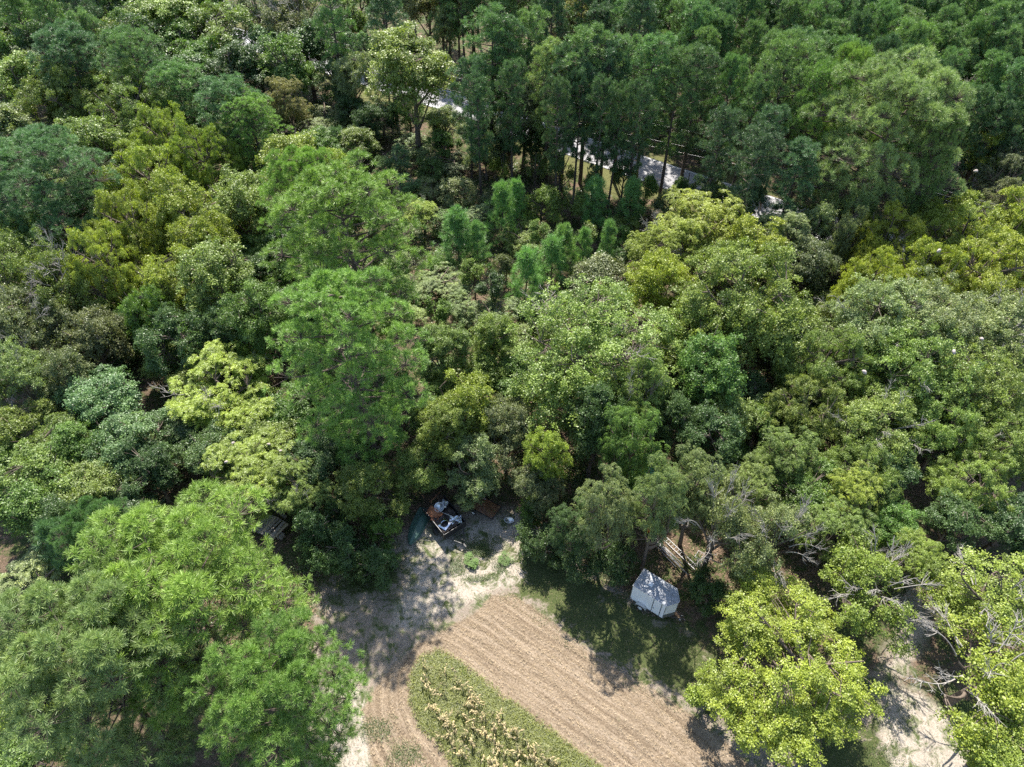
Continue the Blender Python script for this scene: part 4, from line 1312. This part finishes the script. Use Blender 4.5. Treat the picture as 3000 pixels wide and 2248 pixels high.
for k in range(4): b.tube([(1.7 + k * .2, -.62 + k * .12, .52), (1.7 + k * .2, .62 - k * .12, .52)], .015, 5)
b.box((2.85, 0, .47), (.3, .1, .08)); b.tube([(2.5, 0, .0), (2.5, 0, .9)], .028, 6); b.build("tongue", M_BLACK, st)
R3 = lambda x, y, z: Matrix.Rotation(z, 4, 'Z') @ Matrix.Rotation(y, 4, 'Y') @ Matrix.Rotation(x, 4, 'X')
st.scale = (1.15, 1.15, 1.15)
Mst = Matrix.Translation(st.location) @ Matrix.Rotation(sa, 4, 'Z') @ Matrix.Scale(1.15, 4)
def world_thing(name, b, mat, loc, rot, label, cat, group=None, smooth=False, bevel=0, base=Mst):
    M = base @ Matrix.Translation(loc) @ R3(*rot)
    o = b.build(name, mat, None, smooth, bevel)
    o.matrix_world = M
    return tag(o, label, cat, group)
# washer cabinet: square chrome box open with a round drum hole
b = MB(); nq = 24; R_ = .27; q = .40
vs = []; fs = []
for k in range(nq):
    a = 2 * math.pi * k / nq; c_, s_ = math.cos(a), math.sin(a)
    m_ = q / max(abs(c_), abs(s_))
    vs += [(c_ * R_, s_ * R_, .02), (c_ * R_ * 1.12, s_ * R_ * 1.12, .045), (c_ * m_, s_ * m_, 0), (c_ * m_, s_ * m_, -.6), (c_ * R_, s_ * R_, -.45)]
for k in range(nq):
    o_, p_ = k * 5, ((k + 1) % nq) * 5
    fs += [(o_, p_, p_ + 1, o_ + 1), (o_ + 1, p_ + 1, p_ + 2, o_ + 2), (o_ + 2, p_ + 2, p_ + 3, o_ + 3), (o_, o_ + 4, p_ + 4, p_)]
fs.append(tuple(k * 5 + 4 for k in range(nq)))
b.add(vs, fs)
wm = world_thing("washing_machine_shell", b, M_CHROME, (.78, -.42, 1.22), (.15, -.1, .3), "dented shiny washer shell with a round hole on the scrap heap", "washing machine")
rr = random.Random(9)
def crumple(b, w, h, nx_, ny_, amp, seed):
    g = random.Random(seed); vs = []; fs = []
    for i in range(nx_ + 1):
        for j in range(ny_ + 1):
            x = (i / nx_ - .5) * w; y = (j / ny_ - .5) * h
            vs.append((x + g.uniform(-.03, .03), y + g.uniform(-.03, .03), g.uniform(-amp, amp) + .12 * math.sin(x * 5 + seed)))
    for i in range(nx_):
        for j in range(ny_):
            a = i * (ny_ + 1) + j; fs.append((a, a + ny_ + 1, a + ny_ + 2, a + 1))
    b.add([(x, y, z + .006) for x, y, z in vs], fs)
    b.add([(x, y, z - .006) for x, y, z in vs], [tuple(reversed(f)) for f in fs])
for i, (mt, loc, rot, sz, lab) in enumerate([
    (M_RUST, (-.55, -.55, 1.18), (.3, -.1, .2), (1.3, .75), "rusty orange crumpled sheet at the left of the scrap heap"),
    (M_RUST, (-.1, -.7, 1.10), (-.3, .2, .9), (.7, .5), "small rusty crumpled sheet against the boat side of the scrap heap"),
    (M_CHROME, (.95, .45, 1.18), (.1, .2, 1.1), (.95, .7), "blueish shiny crumpled sheet at the tongue end of the scrap heap"),
    (M_ALU, (-.75, .55, 1.30), (.5, .2, .4), (.6, .5), "pale bent sheet at the back of the scrap heap")]):
    b = MB(); crumple(b, *sz, 9, 7, .07, i + 3)
    world_thing("scrap_sheet", b, mt, loc, rot, lab, "scrap sheet", "scrap sheets on the black trailer")
b = MB(); b.lathe([(.0, 0), (.26, .0), (.33, .12), (.36, .3), (.40, .31), (.38, .33), (.34, .30), (.30, .12), (0, .04)], 22)
world_thing("metal_tub", b, M_ALU, (-.72, .12, 1.12), (.35, .25, 0), "round silver tub on the back of the scrap heap", "tub", smooth=True)
for i, (pts, r, mt, lab) in enumerate([
    ([(-.4, -.2, 1.3), (.2, .1, 1.42), (.7, .4, 1.36), (1.2, .6, 1.25)], .025, M_ALU, "long bent silver tube across the scrap heap"),
    ([(.5, .1, 1.3), (.85, .25, 1.5), (.6, .5, 1.42), (.4, .35, 1.3)], .02, M_CHROME, "small bent triangle of tube on the scrap heap"),
    ([(.2, .75, 1.25), (.7, .9, 1.4), (1.2, .8, 1.3)], .03, M_BLACK, "curved black tube on the far side of the scrap heap"),
    ([(-1.6, -.2, 1.2), (-1.9, .9, 1.25)], .03, M_RUST, "rusty bar sticking out behind the scrap heap")]):
    b = MB(); b.tube(pts, r, 7)
    world_thing("scrap_tube", b, mt, (0, 0, 0), (0, 0, 0), lab, "metal tube", "metal tubes on the black trailer", smooth=True)
b = MB(); crumple(b, 2.7, 1.7, 22, 14, .07, 77)
world_thing("junk_pile", b, simple("dark_junk", (.09, .07, .06), .6, metal=.3, nscale=9, namt=.35, bump=.6, col2=(.02, .018, .018)), (0, 0, 1.0), (0, 0, 0), "dark heap of mixed junk filling the black trailer", "junk")

# small flat cart with mesh deck
ca = math.atan2(-1.2, 1.9)
ct = tag(empty("flat_cart", (-2.35, 36.2, 0), ca), "low flat cart with a rusty mesh deck and white wheel rims", "cart")
b = MB()
for y in (-.78, .78): b.box((0, y, .55), (2.3, .06, .08))
for x in (-1.15, 1.15): b.box((x, 0, .55), (.06, 1.62, .08))
b.build("frame", M_BLACK, ct)
b = MB()
for k in range(23): b.box((-1.1 + k * .1, 0, .597), (.02, 1.5, .012))
for k in range(15): b.box((0, -.7 + k * .1, .608), (2.24, .018, .008))
b.build("mesh_deck", M_RUST, ct)
for y in (-.93, .93): wheel(ct, (-.75, y, .26), 0, .26, .16, M_RIM)
b = MB(); b.tube([(1.12, -.4, .5), (2.0, 0, .42)], .03, 6); b.tube([(1.12, .4, .5), (2.0, 0, .42)], .03, 6); b.tube([(-.75, -.85, .26), (-.75, .85, .26)], .03, 6)
b.build("tongue", M_BLACK, ct)

# basin on the sand
b = MB(); b.lathe([(0, .02), (.22, .02), (.34, .22), (.38, .23), (.36, .25), (.31, .22), (.2, .06), (0, .05)], 24)
o = b.build("metal_basin", M_ALU, None, True); o.location = (-.3, 35.1, .0); o.rotation_euler = (.45, .2, 0); o.scale = (1.25, .75, 1); o.location.z = .1
tag(o, "grey oval basin tipped on the sand right of the flat cart", "basin")

# boards and planks under the trees at the left
prng = random.Random(14)
def plank(p0, p1, w, th, mat, label, group, name="plank", cat="plank", roll=0):
    p0, p1 = Vector(p0), Vector(p1); L_ = (p1 - p0).length
    b = MB(); b.box((0, 0, 0), (L_, w, th))
    o = b.build(name, mat, None, bevel=.006)
    q = (p1 - p0).to_track_quat('X', 'Z')
    o.rotation_euler = (q.to_matrix() @ Matrix.Rotation(roll, 3, 'X')).to_euler(); o.location = (p0 + p1) / 2
    return tag(o, label, cat, group)
plank((-24.0, 38.2, .25), (-20.4, 35.3, .22), .34, .05, M_WOOD, "long grey plank lying alone in the gap left of the tall pines", "old planks at the left")
plank((-23.2, 38.3, .5), (-20.2, 36.0, .42), .22, .05, M_WOOD, "thinner grey plank just above the long lone plank", "old planks at the left")
plank((-22.6, 38.6, .25), (-19.9, 36.6, .4), .18, .05, M_WOOD, "thin plank furthest from the board stack, half under leaves", "old planks at the left")
def board(i): 
    s = i * .34; zz = .55 + .45 * math.sin(i / 8 * math.pi)
    a = Vector((-22.35 + s * .80 - .55, 34.55 - s * .42 - .85, zz - .1)); e = Vector((-22.35 + s * .80 + .55, 34.55 - s * .42 + .75, zz + .1))
    return a, e
for i in range(8):
    a, e = board(i)
    plank(a + Vector((prng.uniform(-.1, .1), prng.uniform(-.15, .15), 0)), e, prng.uniform(.2, .28), .05, prng.choice([M_WOOD, M_WOOD, M_PWOOD]),
          "weathered board of the arched stack above the big bright pine", "boards of the arched stack", "board", "board", prng.uniform(-.2, .2))
b = MB(); b.box((-21.4, 33.9, .24), (2.6, .5, .48), Matrix.Rotation(-.45, 3, "Z"))
o = b.build("timber_block", M_WOOD, bevel=.02); tag(o, "dark timber block under the arched stack of weathered boards", "timber")

# pipes, ladder, frame behind the trailer
for i in range(9):
    w0 = Vector((12.3 + prng.uniform(-.3, .5), 33.3 + prng.uniform(-.3, .4), .25 + .08 * (i % 4)))
    e0 = w0 + Vector((.60, -.80, 0)) * prng.uniform(3.0, 4.6) + Vector((prng.uniform(-.3, .3), prng.uniform(-.2, .2), prng.uniform(-.05, .1)))
    b = MB(); b.tube([w0, (w0 + e0) / 2 + Vector((0, 0, -.02)), e0], prng.uniform(.03, .055), 7)
    tag(b.build("metal_pipe", M_PIPE, None, True), "long grey pipe in the bundle behind the white trailer", "pipe", "pipes behind the white trailer")
ld = tag(empty("ladder", (13.5, 32.9, .45), math.atan2(-.8, .62)), "grey ladder lying on the pipes behind the white trailer", "ladder")
b = MB()
for y in (-.2, .2): b.box((1.7, y, 0), (3.6, .04, .08))
b.build("rail", M_PIPE, ld)
for k in range(11):
    b = MB(); b.tube([(.1 + k * .32, -.2, 0), (.1 + k * .32, .2, 0)], .018, 6); b.build("rung", M_PIPE, ld)
fr = tag(empty("frame_stand", (15.7, 31.2, .0), math.atan2(-.6, .8)), "small square metal frame beside the ladder end", "frame")
b = MB(); q = [(0, 0), (1.1, 0), (1.1, .75), (0, .75)]
for i in range(4): b.tube([(*q[i], .5), (*q[(i + 1) % 4], .5)], .025, 6); b.tube([(*q[i], .0), (*q[i], .5)], .025, 6)
b.tube([(.55, 0, .5), (.55, .75, .5)], .02, 6); b.build("rail", M_PIPE, fr)
b = MB(); crumple(b, .8, .5, 8, 6, .1, 31); o = b.build("orange_scrap", M_ORANGE); o.location = (12.4, 34.0, .35); tag(o, "orange scrap lying at the far end of the pipes", "scrap")

# barrel with green tarp, pallet
b = MB(); b.lathe([(0, 0), (.30, 0), (.31, .3), (.30, .32), (.30, .58), (.31, .6), (.30, .9), (0, .9)], 22)
br = b.build("barrel", M_BAG, None, True); br.location = (12.9, 39.9, 0); tag(br, "black barrel standing under the bright green bag", "barrel")
g = random.Random(2); b = MB()
prof = []; nk = 18; rows = 7; vs = []; fs = []
for i in range(rows):
    t = i / (rows - 1)
    for k in range(nk):
        a = 2 * math.pi * k / nk
        r = (.06 + .44 * math.sin(min(1, .12 + t) * math.pi * .62)) * (1 + .22 * math.sin(a * 3 + i) * t + g.uniform(-.09, .09))
        vs.append((r * math.cos(a), r * math.sin(a), .48 - .50 * t ** 1.5 + g.uniform(-.03, .03)))
for i in range(rows - 1):
    for k in range(nk): fs.append((i * nk + k, (i + 1) * nk + k, (i + 1) * nk + (k + 1) % nk, i * nk + (k + 1) % nk))
fs.append(tuple(range(nk))); b.add(vs, fs)
b.tube([(.15, 0, .45), (.3, .15, .62), (.42, .1, .55)], .03, 5); b.tube([(-.4, -.1, .1), (-.7, -.2, -.0)], .05, 5)
o = b.build("green_bag", M_TARP); o.location = (12.9, 39.9, .93); tag(o, "crumpled bright green plastic bag on the dark barrel", "bag")
pl = tag(empty("wooden_pallet", (11.5, 37.9, .0), -.75), "pale wooden pallet lying near the black barrel", "pallet")
for k in range(5):
    b = MB(); b.box((0, -.45 + k * .225, .12), (1.2, .12, .02)); b.build("slat", M_PWOOD, pl)
b = MB()
for x in (-.53, 0, .53): b.box((x, 0, .055), (.09, 1.0, .10))
b.build("runner", M_PWOOD, pl)

# utility poles and wires
POLES = [(-118, 172), (-66, 143.5), (-20, 113.2), (34.0, 84.6), (72, 60.5), (112, 36)]
PP = []
for i, (x, y) in enumerate(POLES):
    a = POLES[max(i - 1, 0)]; c = POLES[min(i + 1, len(POLES) - 1)]
    d_ = Vector((c[0] - a[0], c[1] - a[1], 0)).normalized(); nn = Vector((-d_.y, d_.x, 0))
    PP.append((Vector((x, y, 0)), nn))
    if not inview(x, y, 8, 200): continue
    po = tag(empty("wooden_pole", (x, y, 0), math.atan2(nn.y, nn.x)), ["", "wooden utility pole hidden at the upper left behind the far trees", "wooden utility pole by the road bend at the left",
             "dark wooden utility pole with a crossarm at the right end of the visible road", "wooden utility pole among the trees at the right edge", "wooden utility pole beyond the right edge"][i] or "wooden utility pole far off at the left, behind the wood", "utility pole", "utility poles along the road")
    b = MB(); b.tube([(0, 0, -.1), (0, 0, 10.6)], [.17, .11], 10); b.build("pole", M_POLE, po, True)
    b = MB(); b.box((0, .14, 10.1), (2.4, .10, .12)); b.build("crossarm", M_POLE, po)
    for k in (-1.1, 0, 1.1):
        b = MB(); b.lathe([(0, 0), (.05, 0), (.06, .08), (.03, .14), (0, .14)], 8, Matrix.Translation((k, .14, 10.17))); b.build("insulator", M_PIPE, po, True)
WL = {(-1.1, 10.3): "near overhead power wire of the top three along the road", (0, 10.3): "middle overhead power wire of the top three along the road",
      (1.1, 10.3): "far overhead power wire of the top three along the road", (.2, 6.4): "lowest overhead cable along the road", (.2, 7.4): "overhead cable between the lowest cable and the power wires"}
for (off, z), lab in WL.items():
    b = MB(); pts = []
    for i in range(len(PP) - 1):
        p0 = PP[i][0] + PP[i][1] * off; p1 = PP[i + 1][0] + PP[i + 1][1] * off
        for k in range(16):
            t = k / 16; q = p0.lerp(p1, t); pts.append((q.x, q.y, z - 3.2 * t * (1 - t)))
    b.tube(pts, .014 if z > 7 else .018, 5)
    tag(b.build("overhead_wire", M_WIRE, None, True), lab, "power line", "overhead wires along the road")

# pale web nests of caterpillars on the branch tips
def nest(u, v, key, lab, s=.34):
    r = NESTED[key]
    cr = [c for c in C.objects if c.parent is r and c.name.startswith('crown')][0]
    M = Matrix.LocRotScale(r.location, r.rotation_euler, r.scale); Mi = M.inverted()
    z = r.scale.z * 6.0
    if cr.data.name not in BV:
        n_ = len(cr.data.vertices); co = np.empty(n_ * 3, np.float32); cr.data.vertices.foreach_get("co", co)
        BV[cr.data.name] = co.reshape(-1, 3)
    co = BV[cr.data.name]
    for _ in range(5):
        x, y, t = W(u, v, z)
        p = Mi @ Vector((x, y, z)); d_ = np.hypot(co[:, 0] - p.x, co[:, 1] - p.y)
        m = d_ < .7
        if m.sum() < 5: break
        z = (M @ Vector((p.x, p.y, float(np.percentile(co[m, 2], 97))))).z
    g = random.Random(int(u)); b = MB(); n_ = 10; rows = 7; vs = []; fs = []
    for i in range(rows):
        t_ = math.pi * i / (rows - 1)
        for k in range(n_):
            a = 2 * math.pi * k / n_; q = 1 + g.uniform(-.25, .25)
            vs.append((math.sin(t_) * math.cos(a) * s * q, math.sin(t_) * math.sin(a) * s * .7 * q, math.cos(t_) * s * .6 * q))
    for i in range(rows - 1):
        for k in range(n_): fs.append((i * n_ + k, (i + 1) * n_ + k, (i + 1) * n_ + (k + 1) % n_, i * n_ + (k + 1) % n_))
    b.add(vs, fs)
    o = b.build("web_nest", M_NEST, None, True); o.location = (x, y, z - .05); o.rotation_euler = (g.uniform(-.6, .6), .4, g.uniform(0, 6))
    tag(o, lab, "web nest", "pale web nests in the trees")
BV = {}
K1 = "bright yellow green walnut tree dotted with pale web nests"
for (u, v), lab in zip([(750, 1270), (787, 1301), (823, 1320), (683, 1297), (613, 1310), (576, 1340), (662, 1353)],
        ["topmost pale web nest on the walnut tree", "pinkish web nest right of the topmost on the walnut tree", "rightmost pale web nest on the walnut tree", "small web nest left of the topmost on the walnut tree",
         "pale web nest at the upper left of the walnut tree", "leftmost pale web nest on the walnut tree", "lowest pale web nest in the middle of the walnut tree"]):
    nest(u, v, K1, lab, .17)
for u, v, key, lab in [(2728, 777, "golden green tree left of the large right edge one", "grey web nest on the golden green tree"),
        (2877, 992, "broad pale green tree, right end of the upper row", "pinkish web nest on the right end broad pale tree"),
        (2796, 1030, "broad pale green tree, middle of the upper row in the right wood", "pinkish web nest on the middle broad pale tree"),
        (2981, 1053, "broad olive tree at the right edge below the pale row", "pale web nest at the right edge of the picture"),
        (2533, 1089, "broad light green tree in the middle of the right wood", "small pale web nest on the middle light green tree"),
        (2780, 385, "yellow tree with pale nests right of the huge pale pine", "upper grey web nest right of the huge pale pine"),
        (2860, 500, "yellow green tree with white twigs above the right power lines", "lower grey web nest above the right power lines")]:
    nest(u, v, key, lab, .24)
